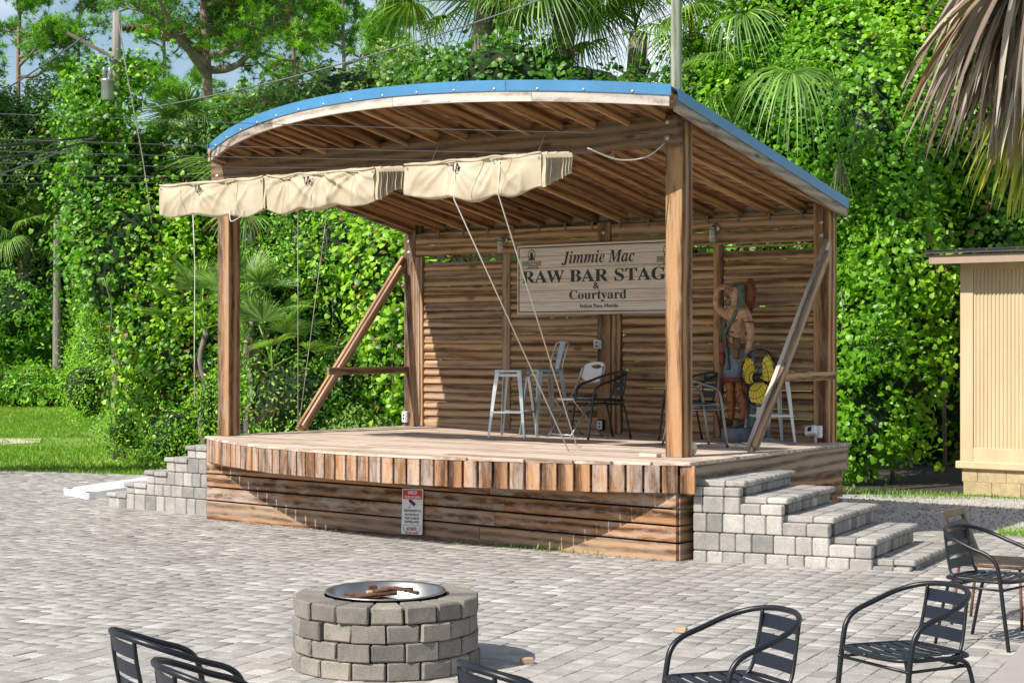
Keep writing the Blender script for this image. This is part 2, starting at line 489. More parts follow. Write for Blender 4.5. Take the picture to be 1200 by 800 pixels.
def textmesh(s, m, width=None, height=None, depth=.002, bold=0., style=None, name='lettering'):
    """lettering lying in local XZ plane facing -Y, centred"""
    if style:
        off = {'b': (0x1D400, 0x1D41A), 'bi': (0x1D468, 0x1D482), 'i': (0x1D434, 0x1D44E)}[style]
        s = ''.join(chr(off[0] + ord(x) - 65) if 'A' <= x <= 'Z' else (chr(off[1] + ord(x) - 97) if 'a' <= x <= 'z' else x) for x in s)
    cu = bpy.data.curves.new('t', 'FONT'); cu.body = s; cu.extrude = depth; cu.offset = bold
    cu.align_x = 'CENTER'; cu.resolution_u = 3
    o = bpy.data.objects.new('t', cu); C.objects.link(o)
    dg = bpy.context.evaluated_depsgraph_get()
    me = bpy.data.meshes.new_from_object(o.evaluated_get(dg))
    bpy.data.objects.remove(o); bpy.data.curves.remove(cu)
    co = np.zeros(len(me.vertices) * 3, np.float32); me.vertices.foreach_get('co', co); co = co.reshape(-1, 3)
    mn, mx_ = co.min(0), co.max(0)
    c = (mn + mx_) / 2; d = mx_ - mn
    sx = width / d[0] if width else height / d[1]
    sy = height / d[1] if height else sx
    out = np.empty_like(co)
    out[:, 0] = (co[:, 0] - c[0]) * sx; out[:, 2] = (co[:, 1] - c[1]) * sy; out[:, 1] = -(co[:, 2] - c[2]) * 1.0
    me.vertices.foreach_set('co', out.ravel()); me.materials.clear(); me.materials.append(m); me.update()
    me.name = name
    return me

# ------------------------------------------------------------------ the stage's own frame: u to the left, v to the back
TH = .68; OX = 1.577; OY = 16.698
cT, sT = math.cos(TH), math.sin(TH)
def S(u, v, z=0.): return Vector((OX - cT * u + sT * v, OY + sT * u + cT * v, z))
Ud = Vector((-cT, sT, 0)); Vd = Vector((sT, cT, 0))
def SM(u, v, z): # local x = -u (screen right), y = v (back), z up
    mm = Matrix((-Ud, Vd, Vector((0, 0, 1)))).transposed().to_4x4(); mm.translation = S(u, v, z); return mm
DK = .88
def F(u):        # curved front edge of deck and roof
    return -.335 - .012 * 0 + (-.155 + .0459 * (u + .4)) * 1.0 + .155 - .155 + .0 - .95 * max(0., 1 - ((u - 2.97) / 3.37) ** 2) if False else (-.5 + .0459 * (u + .4)) - .95 * max(0., 1 - ((u - 2.97) / 3.37) ** 2)
def ZR(v): return 4.14 - .197 * v

# ================================================================== GROUND
def sheet(name, poly, z, m, kind='structure', grid=None):
    bm = bmesh.new()
    vs = [bm.verts.new((p[0], p[1], z + zone(p[1]))) for p in poly]
    bm.faces.new(vs)
    bmesh.ops.triangulate(bm, faces=bm.faces[:])
    me = bpy.data.meshes.new(name); bm.to_mesh(me); bm.free(); me.materials.append(m)
    o = put(name, me); tag(o, kind=kind); return o
gv = []; gf = []
ys = [-60, 15.8, 20.5, 60, 120, 600]
for y in ys:
    for x in (-500, 500): gv.append((x, y, zone(y) - .035))
for i in range(len(ys) - 1): gf.append((2 * i, 2 * i + 1, 2 * i + 3, 2 * i + 2))
g = put('ground', mesh('ground', gv, gf, M['lawn'])); tag(g, kind='structure')
PATIO = [(-16, 3), (9.5, 3), (9.5, 15.2), (5.25, 18.3), (4.15, 19.5), (3.5, 20.5), (0, 24), (-3, 26.3), (-5.4, 27.3), (-8.2, 28.4), (-12, 29.0), (-16, 29.2)]
def inpoly(x, y, P):
    r = False; n = len(P)
    for i in range(n):
        x1, y1 = P[i]; x2, y2 = P[(i + 1) % n]
        if (y1 > y) != (y2 > y) and x < (x2 - x1) * (y - y1) / (y2 - y1) + x1: r = not r
    return r
# patio: sand bed sheet plus the pavers
pg_v = []; pg_f = []
for y0_, y1_ in ((3, 15.8), (15.8, 20.5), (20.5, 29.3)): pass
bm = bmesh.new()
vs = [bm.verts.new((p[0], p[1], 0)) for p in PATIO]; bm.faces.new(vs)
for yc in (15.8, 20.5):
    bmesh.ops.bisect_plane(bm, geom=bm.verts[:] + bm.edges[:] + bm.faces[:], plane_co=(0, yc, 0), plane_no=(0, 1, 0))
bmesh.ops.triangulate(bm, faces=bm.faces[:])
for v_ in bm.verts: v_.co.z = zone(v_.co.y) - .006
pme = bpy.data.meshes.new('patio'); bm.to_mesh(pme); bm.free(); pme.materials.append(M['sand'])
patio = put('patio', pme); tag(patio, kind='structure')
a_ = Vector((.437, .9, 0)).normalized(); b_ = Vector((a_.y, -a_.x, 0))
RW = .160
pav = []
nrow = 150
base_q = [S(-.1, -.2), S(6.2, .0), S(6.2, 2.9), S(.2, 2.9)]
bq = [(p.x, p.y) for p in base_q]
for r_ in range(-140, 110):
    t = -12 + random.random() * .2
    prev = None
    while t < 32:
        L = random.choice((.105, .16, .16, .235, .235))
        w0 = r_ * RW
        cx = b_.x * (w0 + RW / 2) + a_.x * (t + L / 2); cy = b_.y * (w0 + RW / 2) + a_.y * (t + L / 2)
        if 5.5 < cy < 29.5 and abs(cx) < .31 * cy + 1.2 and inpoly(cx, cy, PATIO) and not inpoly(cx, cy, bq):
            pav.append((cx, cy, L, (random.random() + random.random()) / 2 if random.random() < .75 else random.random()))
        t += L
print('pavers', len(pav))
g_ = .002
_pm = {}
def pavermesh(L):
    if L not in _pm:
        v, f = cbox_data(L - 2 * g_, RW - 2 * g_, .05, .0035)
        f = [q for q in f if not all(v[i][2] < -.024 for i in q)]
        _pm[L] = mesh('paver', v, f, M['paver'])
    return _pm[L]
def screen(x, y, z=0.): return 600 + 2105.9 * x / y, 401.3 - 2105.9 * (z - CAMZ) / y
vis = []
for i, p in enumerate(pav):
    sx, sy = screen(p[0], p[1])
    if -10 < sx < 1210 and sy < 806: vis.append((p[1], i))
vis.sort(); near = set(i for _, i in vis[:299])
ang = math.atan2(a_.y, a_.x)
TV = {}
Vs = []; Fs = []; Rn = []
cnt = 0
for i, (x, y, L, rr) in enumerate(pav):
    dz = random.gauss(0, .0015); tx = random.gauss(0, .004); ty = random.gauss(0, .004)
    mm = Matrix.Translation((x, y, zone(y) - .025 + dz)) @ Matrix.Rotation(ang, 4, 'Z') @ Matrix.Rotation(tx, 4, 'X') @ Matrix.Rotation(ty, 4, 'Y')
    if i in near:
        o = put('paver', pavermesh(L), patio, mm)
    else:
        if L not in TV:
            me_ = pavermesh(L)
            v = np.array([tuple(q.co) for q in me_.vertices]); tris = []
            for p_ in me_.polygons:
                ii = list(p_.vertices)
                for k in range(1, len(ii) - 1): tris.append((ii[0], ii[k], ii[k + 1]))
            TV[L] = (v, np.array(tris))
        v, tr = TV[L]
        m3 = np.array(mm.to_3x3()); t3 = np.array(mm.translation)
        Vs.append(v @ m3.T + t3); Fs.append(tr + cnt); Rn.append(np.full(len(v), rr)); cnt += len(v)
o = put('pavers', bulk('pavers', np.vstack(Vs), np.vstack(Fs), M['paver'], np.concatenate(Rn)), patio)
tag(o, kind='stuff')

# gravel yard on the right
GRAV = [(3.0, 20.6), (4.1, 19.55), (5.2, 18.35), (9.5, 15.25), (30, 15), (30, 23), (8, 23.3), (2.5, 24.6)]
bm = bmesh.new()
bm.faces.new([bm.verts.new((x, y, 0)) for x, y in GRAV])
bmesh.ops.bisect_plane(bm, geom=bm.verts[:] + bm.edges[:] + bm.faces[:], plane_co=(0, 15.8, 0), plane_no=(0, 1, 0))
bmesh.ops.bisect_plane(bm, geom=bm.verts[:] + bm.edges[:] + bm.faces[:], plane_co=(0, 20.5, 0), plane_no=(0, 1, 0))
bmesh.ops.triangulate(bm, faces=bm.faces[:])
for v_ in bm.verts: v_.co.z = zone(v_.co.y) - .025
gm_ = bpy.data.meshes.new('gravel'); bm.to_mesh(gm_); bm.free(); gm_.materials.append(M['gravel'])
gravel = put('gravel_yard', gm_); tag(gravel, kind='structure')

def scatter(name, T, TF, P, Rm, Sc, m, rnd, smooth=False):
    """T (a,3) template, P (n,3), Rm (n,3,3), Sc (n,) or (n,3)"""
    n = len(P); a = len(T)
    if Sc.ndim == 1: Sc = Sc[:, None]
    L = T[None] * Sc[:, None, :] if Sc.shape[1] == 3 else T[None] * Sc[:, :, None]
    V = np.einsum('nij,naj->nai', Rm, L) + P[:, None]
    Fa = (TF[None] + (np.arange(n) * a)[:, None, None]).reshape(-1, TF.shape[1])
    return bulk(name, V.reshape(-1, 3), Fa, m, np.repeat(rnd, a), smooth)
def frames(n, d):
    """columns x, d(y), n(z) orthonormalised arrays"""
    n = n / np.linalg.norm(n, axis=1, keepdims=True)
    d = d - n * (d * n).sum(1, keepdims=True)
    d = d / (np.linalg.norm(d, axis=1, keepdims=True) + 1e-9)
    x = np.cross(d, n)
    return np.stack([x, d, n], axis=2)
def randrot(n):
    return frames(rng.normal(size=(n, 3)), rng.normal(size=(n, 3)))
# pebbles on the gravel
def randin(poly, n):
    P = np.array(poly); lo = P.min(0); hi = P.max(0); out = []
    while len(out) < n:
        x, y = rng.uniform(lo, hi)
        if inpoly(x, y, poly): out.append((x, y))
    return np.array(out)
VISG = [(2.7, 20.9), (4.1, 19.6), (5.2, 18.4), (7, 17.2), (8, 17.2), (8, 23.2), (2.6, 24.4)]
oct_v = np.array([(1, 0, 0), (-1, 0, 0), (0, 1, 0), (0, -1, 0), (0, 0, .7), (0, 0, -.7)], float)
oct_f = np.array([(0, 2, 4), (2, 1, 4), (1, 3, 4), (3, 0, 4), (2, 0, 5), (1, 2, 5), (3, 1, 5), (0, 3, 5)])
pb = randin(VISG, 5000)
P = np.c_[pb, np.array([zone(y) - .022 for _, y in pb])]
M['pebble'] = stone('pebble', (.25, .23, .21), (.42, .39, .36), (.62, .59, .55))
o = put('pebbles', scatter('pebbles', oct_v, oct_f, P, randrot(len(P)), rng.uniform(.006, .022, len(P)), M['pebble'], rng.random(len(P))))
tag(o, 'loose grey and white pebbles strewn over the gravel yard', 'gravel', kind='stuff')

# ================================================================== THE STAGE
BEAM = {}
stage = empty('wooden_stage', 'open-air wooden stage with curved plank deck, slatted back wall and blue-edged shed roof', 'stage', S(3.1, 1.4, 0))
# posts
PW = .185
def post(u, v, z0, z1, m=M['pine']):
    A = S(u, v, z0); B = S(u, v, z1)
    return put('post', cbox(z1 - z0, PW, PW, m, .006), stage, frameM(A, B, Vd))
post(PW / 2, PW / 2, DK, 4.02)
post(6.395 - PW / 2, PW / 2, DK, 4.02)
post(.18 + PW / 2, 3.1 + PW / 2, .0, 3.45)
post(6.32 - PW / 2, 3.1 + PW / 2, -.06, 3.45)
post(3.24 - PW / 2, 3.09 + PW / 2, -.04, 3.36)
# front beam with its bolts
fbeam = beam('beam', S(-.01, -.05, 3.917), S(6.40, -.05, 3.917), .09, .285, M['pine_dark'], stage)
bolt = MB()
bolt.lathe([(0, .012), (.012, .012), (.016, .006), (.024, .004), (.026, 0)], 10)
boltme = bolt.done('bolt', M['galvbolt'], True)
def putbolt(u, v, z, side=0, par=None):
    n = -Vd if side == 0 else -Ud
    q = n.to_track_quat('Z', 'Y').to_matrix().to_4x4(); q.translation = S(u, v, z)
    return put('bolt', boltme, par or stage, q)
for u in (.10, 6.30):
    for z in (3.85, 4.0): putbolt(u, -.096, z, par=fbeam)
for z in (3.10, 3.24): putbolt(.27, 3.099, z); putbolt(6.24, 3.099, z); putbolt(3.15, 3.089, z)
# eye bolts under the beam and curled fastenings
for u in (.75, 2.05, 3.3, 4.6):
    mb = MB(); mb.tube(smooth_path([S(u, -.05, 3.775), S(u, -.05, 3.755), S(u - .02, -.06, 3.735), S(u, -.06, 3.715), S(u + .02, -.06, 3.735), S(u, -.05, 3.755)], 4), .004, 6)
    put('eye_bolt', mb.done('eye_bolt', M['galvbolt'], True), fbeam)
# back beams
for z, h in ((3.262, .14), (3.115, .14)):
    if True:
        beam('beam', S(.366, 3.13, z), S(3.05, 3.13, z), .04, h, M['pine_wall'], stage)
        beam('beam', S(3.245, 3.13, z), S(6.13, 3.13, z), .04, h, M['pine_wall'], stage)
beam('beam', S(.36, 3.2, 3.30), S(6.14, 3.2, 3.30), .04, .1, M['pine_wall'], stage)
# slatted back wall: four bays of boards, each a little tilted
_sl = {}
def slatmesh(L, h):
    key = (round(L, 3), round(h, 3))
    if key not in _sl:
        pr_ = [(-.010, -h / 2), (.022, -h / 2), (.033, -h * .42), (.035, -h * .12), (.026, h * .2), (.010, h * .42), (-.002, h / 2), (-.010, h / 2)]
        v = [(x, y, z) for x in (-L / 2, L / 2) for y, z in pr_]; k_ = len(pr_)
        f = [(i, (i + 1) % k_, k_ + (i + 1) % k_, k_ + i) for i in range(k_)] + [tuple(range(k_ - 1, -1, -1)), tuple(range(k_, 2 * k_))]
        me = mesh('wall_slat', v, f, M['pine_wall'])
        bm_ = bmesh.new(); bm_.from_mesh(me); bmesh.ops.recalc_face_normals(bm_, faces=bm_.faces[:]); bm_.to_mesh(me); bm_.free()
        _sl[key] = me
    return _sl[key]
bays = [(.372, 1.515), (1.645, 2.90), (3.245, 4.575), (4.70, 6.0)]
NSL = 20; z0s = .915; pit = (2.965 - z0s) / NSL
for bi, (ua, ub) in enumerate(bays):
    for k in range(NSL):
        zc = z0s + (k + .5) * pit
        up = (Vector((0, 0, 1)) + Vd * .10 + Vd * random.gauss(0, .02)).normalized()
        A_ = S(ua, 3.16 + random.gauss(0, .003), zc + random.gauss(0, .002)); B_ = S(ub, 3.16 + random.gauss(0, .003), zc + random.gauss(0, .002))
        put('wall_slat', slatmesh((B_ - A_).length, pit * (.985 if k % 7 else .95)), stage, frameM(A_, B_, up))
    beam('wall_slat', S(ua, 3.16, 3.017), S(ub, 3.16, 3.017), .026, .022, M['pine_wall'], stage)
for ua, ub, d in ((1.52, 1.64, .05), (4.58, 4.695, .05), (2.905, 3.045, .05), (6.005, 6.045, .06), (6.06, 6.13, .05)):
    A = S((ua + ub) / 2, 3.13, .89); B = S((ua + ub) / 2, 3.13, 3.04)
    put('batten', cbox(2.15, d, ub - ua, M['pine'], .004), stage, frameM(A, B, Ud))
beam('bottom_plate', S(.37, 3.15, .905), S(5.99, 3.15, .905), .05, .05, M['pine_wall'], stage)
# rafters and roof
def uR(v): return -.25 + .32 * (v + .48) / 3.8
def uLf(v): return 6.22
us = np.linspace(.14, 6.16, 16)
for u in us:
    v0 = F(u) + .05; v1 = 3.25
    A = S(u, v0, ZR(v0) - .035 - .065); B = S(u, v1, ZR(v1) - .035 - .065)
    raf = beam('rafter', A, B, .04, .13, M['pine_roof'], stage)
    hk = MB(); hk.box((0, 0, 0), (.022, .005, .10)); hk.box((.02, .0, .045), (.03, .03, .006))
    put('rafter_tie', hk.done('rafter_tie', M['tie']), raf, SM(u - .03, 3.098, 3.33))
# roof sheet following the curved front
def roofpoly(off0=0., n=40, uo=0.):
    pts = []
    ul = 6.22 + uo; ur = -.25 - uo
    for i in range(n + 1):
        u = ul + (ur - ul) * i / n
        pts.append((u, F(u) + off0))
    pts.append((.07 - uo, 3.32)); pts.append((6.26 + uo, 3.32))
    return pts
def slab(name, pts, t0, t1, m):
    n = len(pts); v = []
    for t in (t0, t1):
        for (u, w) in pts: v.append(S(u, w, ZR(w) + t))
    f = [tuple(range(n)), tuple(range(2 * n - 1, n - 1, -1))] + [(i, n + i, n + (i + 1) % n, (i + 1) % n) for i in range(n)]
    me = mesh(name, v, f, m)
    bm = bmesh.new(); bm.from_mesh(me); bmesh.ops.recalc_face_normals(bm, faces=bm.faces[:]); bm.to_mesh(me); bm.free()
    return put(name, me, stage)
M['ply2'] = M['ply']
slab('roof_deck', roofpoly(.03, uo=-.03), -.033, -.012, M['ply'])
roofs = slab('roof_sheet', roofpoly(-.01, uo=.01), -.008, .0, M['blue'])
# ribs on the roof sheet
for u in np.arange(.1, 6.2, .3):
    v0 = F(u) + .01
    beam('roof_rib', S(u, v0, ZR(v0) + .006), S(u, 3.3, ZR(3.3) + .006), .04, .012, M['blue'], roofs)
def ribbon(name, path, ztop, zbot, th, m, slices=None):
    """vertical band following a (u,v) path, th thick to the inside (+v)"""
    v = []; n = len(path)
    for (u, w, nu, nv) in path:
        for (o_, z_) in ((0, ztop), (0, zbot), (th, zbot), (th, ztop)):
            uu = u + nu * o_; ww = w + nv * o_
            v.append(S(uu, ww, ZR(w) + z_))
    f = []
    for i in range(n - 1):
        for k in range(4): f.append((4 * i + k, 4 * i + (k + 1) % 4, 4 * i + 4 + (k + 1) % 4, 4 * i + 4 + k))
    f += [(3, 2, 1, 0), (4 * n - 4, 4 * n - 3, 4 * n - 2, 4 * n - 1)]
    um = sum(p_[0] for p_ in path) / n; vm = sum(p_[1] for p_ in path) / n
    Mr = SM(um, vm, ZR(vm) - .1)
    if abs(path[-1][1] - path[0][1]) > 2: Mr = Mr @ Matrix.Rotation(R(90), 4, 'Z')
    Mi = Mr.inverted()
    return put(name, mesh(name, [Mi @ q for q in v], f, m), stage, Mr)
def curve_path(u0, u1, n, off=0.):
    out = []
    for i in range(n + 1):
        u = u0 + (u1 - u0) * i / n; e = .01
        du = (F(u + e) - F(u - e)) / (2 * e)
        nn = math.hypot(du, 1)
        nu, nv = -du / nn, 1 / nn
        out.append((u + nu * off, F(u) + nv * off, nu, nv))
    return out
segs = [(6.22, 4.35), (4.35, 2.45), (2.45, .95), (.95, -.25)]
for i, (ua, ub) in enumerate(segs):
    ribbon('front_fascia', curve_path(ua - .002, ub + .002, 14), -.05, -.185, .035, M['pine_grey'])
for ua, ub in ((6.235, 1.2), (1.195, -.265)):
    mtr = ribbon('metal_trim', curve_path(ua, ub, 30, -.012), .008, -.092, .006, M['blue'])
# side fascias
for side in (0, 1):
    if side == 0: pa = [(-.25, -.46, 1, 0), (.07, 3.32, 1, 0)]; nu = 1
    else: pa = [(6.22, -.30, -1, 0), (6.26, 3.32, -1, 0)]; nu = -1
    def sidepath(off): return [(p[0] + off * nu, p[1], nu, 0) for p in pa]
    ribbon('side_fascia', sidepath(0), -.05, -.195, .035, M['pine_side'])
    ribbon('metal_trim', sidepath(-.012), .008, -.098, .006, M['blue'])
ribbon('rear_fascia', [(.07, 3.32, 0, -1), (6.26, 3.32, 0, -1)], -.02, -.17, .035, M['pine_grey'])
scm = MB(); scm.lathe([(0, .008), (.008, .007), (.014, .002), (.015, 0)], 8)
screw = scm.done('screw', M['galvbolt'], True)
for u in np.arange(.05, 6.1, .42):
    p = curve_path(u, u + .01, 1, -.013)[0]
    n = (Ud * -p[2] + Vd * -p[3]).normalized()
    q = n.to_track_quat('Z', 'Y').to_matrix().to_4x4(); q.translation = S(p[0], p[1], ZR(p[1]) - .075)
    put('screw', screw, mtr, q)
# braces
def brace(ub_, u, vb, vt, zt, m1, m2):
    A = S(ub_, vb, DK + .01); B = S(u, vt, zt)
    d = (B - A).normalized()
    upn = Vector((0, 0, 1)) - d * d.z
    L = (B - A).length
    put('brace', cbox(L, .045, .13, m1, .004), stage, frameM(A, B, (0, 0, 1)))
    put('brace', cbox(L * .93, .04, .09, m2, .004), stage, frameM(A + d * .02 - Ud * .043, B - d * .12 - Ud * .043, (0, 0, 1)))
brace(-.12, .05, 1.0, 2.86, 3.0, M['pine_grey'], M['pine'])
brace(6.36, 6.30, 1.28, 3.1, 3.02, M['pine'], M['pine'])
beam('strut', S(-.03, 1.62, 1.60), S(.03, 2.95, 1.60), .04, .088, M['pine'], stage)
beam('strut', S(6.26, 1.66, 1.60), S(6.26, 3.1, 1.60), .04, .088, M['pine'], stage)
# deck boards running side to side, cut to the curve at the front
pitch = .142
v = -1.48 + .0
def deckR(v): return -.42 + .40 * (v + .48) / 3.62
def deckL(v): return 6.39
k = 0
while v < 3.2:
    vb_ = v + pitch - .006
    lower = []
    n = 60
    uu = np.linspace(6.39, deckR(v), n)
    pts = [(u, max(v, F(u) - .022)) for u in uu]
    pts = [p for p in pts if p[1] < vb_ - .004]
    if len(pts) > 3:
        splits = [pts]
        # butt joint somewhere along the board
        j = random.uniform(.3, .7) if len(pts) > 30 else None
        if j:
            c = int(len(pts) * j); splits = [pts[:c + 1], pts[c:]]
        for sp in splits:
            ua = sp[0][0]; ub = sp[-1][0]
            # simplify: keep ends and curved samples
            low = [sp[0]] + [p for i, p in enumerate(sp[1:-1]) if p[1] > v + .0005 or sp[min(i + 2, len(sp) - 1)][1] > v + .0005 or sp[i][1] > v + .0005] + [sp[-1]]
            poly = [(u, w) for u, w in low] + [(ub + .002, vb_), (ua - .002, vb_)]
            cu = (ua + ub) / 2; cv = (v + vb_) / 2
            mm = SM(cu, cv, DK)
            verts = [(-(u - cu), w - cv, -.028) for u, w in poly] + [(-(u - cu), w - cv, random.gauss(0, .0008)) for u, w in poly]
            m_ = len(poly)
            fc = [tuple(range(m_ - 1, -1, -1)), tuple(range(m_, 2 * m_))] + [(i, (i + 1) % m_, m_ + (i + 1) % m_, m_ + i) for i in range(m_)]
            put('deck_board', mesh('deck_board', verts, fc, M['deck_wood']), stage, mm)
    v += pitch
# apron: upright boards round the curved deck edge
sarc = []
u = 6.36
while u > -.36:
    e = .01; du = (F(u + e) - F(u - e)) / (2 * e); nn = math.hypot(du, 1)
    um = u - .07 / nn
    du = (F(um + e) - F(um - e)) / (2 * e); nn = math.hypot(du, 1)
    tdir = (-Ud - Vd * du).normalized(); 
    nout = Vector((tdir.y, -tdir.x, 0))
    c = S(um, F(um), .725 + random.gauss(0, .002))
    A = c - Vector((0, 0, .125)); B = c + Vector((0, 0, .125))
    put('apron_board', cbox(.25, .138 + random.gauss(0, .002), .032, M['pine_warm'], .004), stage, frameM(A, B, nout * random.choice((1, -1)) ) )
    u -= .160 / nn
nl = MB()
u = 6.33
while u > -.36:
    du = (F(u + .01) - F(u - .01)) / .02; nn = math.hypot(du, 1); um = u - .07 / nn
    tdir = (-Ud - Vd * du).normalized(); nout = Vector((tdir.y, -tdir.x, 0)); nout = nout if nout.dot(Vd) < 0 else -nout
    for dz_ in (.64, .80):
        for sg in (-.04, .04):
            c = S(um, F(um), dz_ + random.uniform(-.008, .008)) + tdir * sg + nout * .0165
            q = nout.to_track_quat('Z', 'Y').to_matrix().to_4x4(); q.translation = c
            nl.lathe([(0, .001), (.004, .001), (.004, -.001)], 6, q)
    u -= .160 / nn
nlo = put('nail_heads', nl.done('nail_heads', M['shade_nail_black']), stage); tag(nlo, kind='stuff')
# rim joist behind the apron, and joists under the deck
pth = curve_path(6.3, -.3, 40, .06)
vv = []
for (pu, pv, nu, nv) in pth:
    for (o_, z_) in ((0, .85), (0, .64), (.04, .64), (.04, .85)): vv.append(S(pu + nu * o_, pv + nv * o_, z_))
ff = []
for i in range(len(pth) - 1):
    for k in range(4): ff.append((4 * i + k, 4 * i + (k + 1) % 4, 4 * i + 4 + (k + 1) % 4, 4 * i + 4 + k))
put('rim_joist', mesh('rim_joist', vv, ff, M['pine']), stage)
for u in np.arange(.2, 6.2, .45):
    beam('joist', S(u, F(u) + .12, .77), S(u, 3.1, .77), .04, .15, M['pine'], stage)
# base boards, four courses with black gaps
BR = (-.305, -.535); BL = (6.346, -.193)
def base(t): return (BR[0] + (BL[0] - BR[0]) * t, BR[1] + (BL[1] - BR[1]) * t)
cour = [(-.02, .145), (.162, .298), (.315, .450), (.467, .600)]
for k, (za, zb) in enumerate(cour):
    tj = (.36, .33, .31, .34)[k]
    for ta, tb in ((0, tj), (tj + .0006, 1)):
        A = base(ta); B = base(tb)
        if k == 0: zl = za - .05
        zA = (za + zb) / 2; hh = zb - za
        beam('base_board', S(*A, zA - (.03 if k == 0 and tb == 1 else 0) * 0), S(*B, zA), .035, hh, M['pine_warm'] if k else M['pine'], stage)
    if k == 0:
        beam('base_board', S(*base(.35), -.04), S(*base(1), -.04), .03, .06, M['pine_warm'], stage)
    # right side return
    beam('base_board', S(BR[0] - .0 + .0, BR[1] + .022, (za + zb) / 2), S(.03, 3.1, (za + zb) / 2), .035, zb - za, M['pine'], stage)
    beam('base_board', S(BL[0] - .02, BL[1] + .02, (za + zb) / 2), S(6.33, 3.1, (za + zb) / 2), .035, zb - za, M['pine'], stage)
# added board with the shade of the gaps put into its black colour
beam('gap_shade_board', S(-.2, -.45, .3), S(6.3, -.12, .3), .01, .66, M['shade_nail_black'], stage)
# deck side fascias (right and left)
for A, B, m_ in (((-.385, -.46), (.01, 3.16), M['pine_side']), ((6.36, -.16), (6.36, 3.16), M['pine'])):
    beam('side_board', S(*A, .715), S(*B, .715), .04, .27, m_, stage)
beam('side_board', S(-.40, -.49, .86), S(.0, 3.2, .862), .05, .035, M['pine_grey'], stage)
beam('side_board', S(.0, 3.19, .73), S(6.36, 3.19, .73), .04, .29, M['pine'], stage)

# ================================================================== STONE STEPS
def blockrow(parent, A, B, z0, z1, depth, wch=(.15, .2), m=M['block'], name='stone_block', jit=.004):
    """a row of face stones from A to B"""
    A = Vector((*A, 0)); B = Vector((*B, 0)); d = (B - A); L = d.length; d.normalize(); n = Vector((-d.y, d.x, 0))
    s = 0
    while s < L - .01:
        w = random.choice(wch)
        if L - s - w < .07: w = L - s
        c = A + d * (s + w / 2) + n * (depth / 2 + random.gauss(0, jit * .6))
        g0 = .0025
        key = round(w, 2)
        me = cbox(key - 2 * g0, depth, (z1 - z0) - 2 * g0, m, .010)
        mm = Matrix.Translation((c.x, c.y, (z0 + z1) / 2)) @ Matrix.Rotation(math.atan2(d.y, d.x) + random.gauss(0, .008), 4, 'Z')
        put(name, me, parent, mm)
        s += w
    return
def steps(parent, A, dirn, back, xs, zs, gz, width, capt=.055, endx=None):
    """A: ground corner farthest out (xy). dirn: along the wall towards the stage; back: depth direction"""
    A = Vector((*A, 0)); d = Vector((*dirn, 0)).normalized(); bk = Vector((*back, 0)).normalized()
    n = len(zs)
    tot = xs[-1]
    # flank walls in courses
    hs = [gz] + zs
    for i in range(n):
        zt = zs[i] - capt
        zlo = gz - .03 if i == 0 else zs[i - 1]
        if i == 0: zlo = gz - .03
        P0 = A + d * xs[i]; P1 = A + d * (xs[i + 1] if i < n - 1 else tot); P2 = A + d * tot
        for off in (0, width - .1):
            Q0, Q1, Q2 = (P0 + bk * off), (P1 + bk * off), (P2 + bk * off)
            blockrow(parent, (Q0.x, Q0.y), (Q1.x, Q1.y), zlo, zt, .10)
            if i < n - 1: blockrow(parent, (Q1.x, Q1.y), (Q2.x, Q2.y), zlo, zs[i], .10)
        # riser face stones, going back
        R0 = P0 + bk * .10; R1 = P0 + bk * (width - .1)
        # riser plane: outward is -d; the row helper pushes depth to its left normal
        dd = (R1 - R0).normalized(); nl = Vector((-dd.y, dd.x, 0))
        if nl.dot(d) > 0: blockrow(parent, (R0.x, R0.y), (R1.x, R1.y), zlo, zt, .10, (.105, .16))
        else: blockrow(parent, (R1.x, R1.y), (R0.x, R0.y), zlo, zt, .10, (.105, .16))
        # fill behind the riser
        run = (xs[i + 1] - xs[i]) if i < n - 1 else (tot - xs[i])
        # cap stones: nosing row + tread rows
        ov = .025
        rows = [(xs[i] - ov, .19), (xs[i] - ov + .19, run + .02 - .19 + ov)]
        for (s0, w) in rows:
            if w < .05: w = .06
            t = -ov
            while t < width + ov - .01:
                L = random.choice((.105, .16, .235)) if s0 != rows[0][0] else random.choice((.14, .14, .16))
                if width + ov - t - L < .07: L = width + ov - t
                c = A + d * (s0 + w / 2) + bk * (t + L / 2)
                key = round(L, 2)
                mm = Matrix((d, bk, Vector((0, 0, 1)))).transposed().to_4x4() if d.cross(bk).z > 0 else Matrix((d, bk, Vector((0, 0, 1)))).transposed().to_4x4()
                mm.translation = (c.x, c.y, zs[i] - capt / 2 + random.gauss(0, .0012))
                put('cap_stone', cbox(round(w, 3) - .004, key - .004, capt, M['block'], .014 if s0 == rows[0][0] else .007), parent, mm)
                t += L
    # rubble core so that nothing shows through
    for i in range(n):
        P0 = A + d * (xs[i] + .08); P1 = A + d * (tot)
        q = [P0 + bk * .08, P1 + bk * .08, P1 + bk * (width - .08), P0 + bk * (width - .08)]
        prism('fill', [(p.x, p.y) for p in q], gz - .02, zs[i] - capt - .002, M['concrete'], parent)
st1 = empty('stone_steps', 'grey concrete-block steps climbing the right side of the stage', 'steps', (3.4, 16.2, 0))
zsR = [.09, .255, .427, .578, .715]
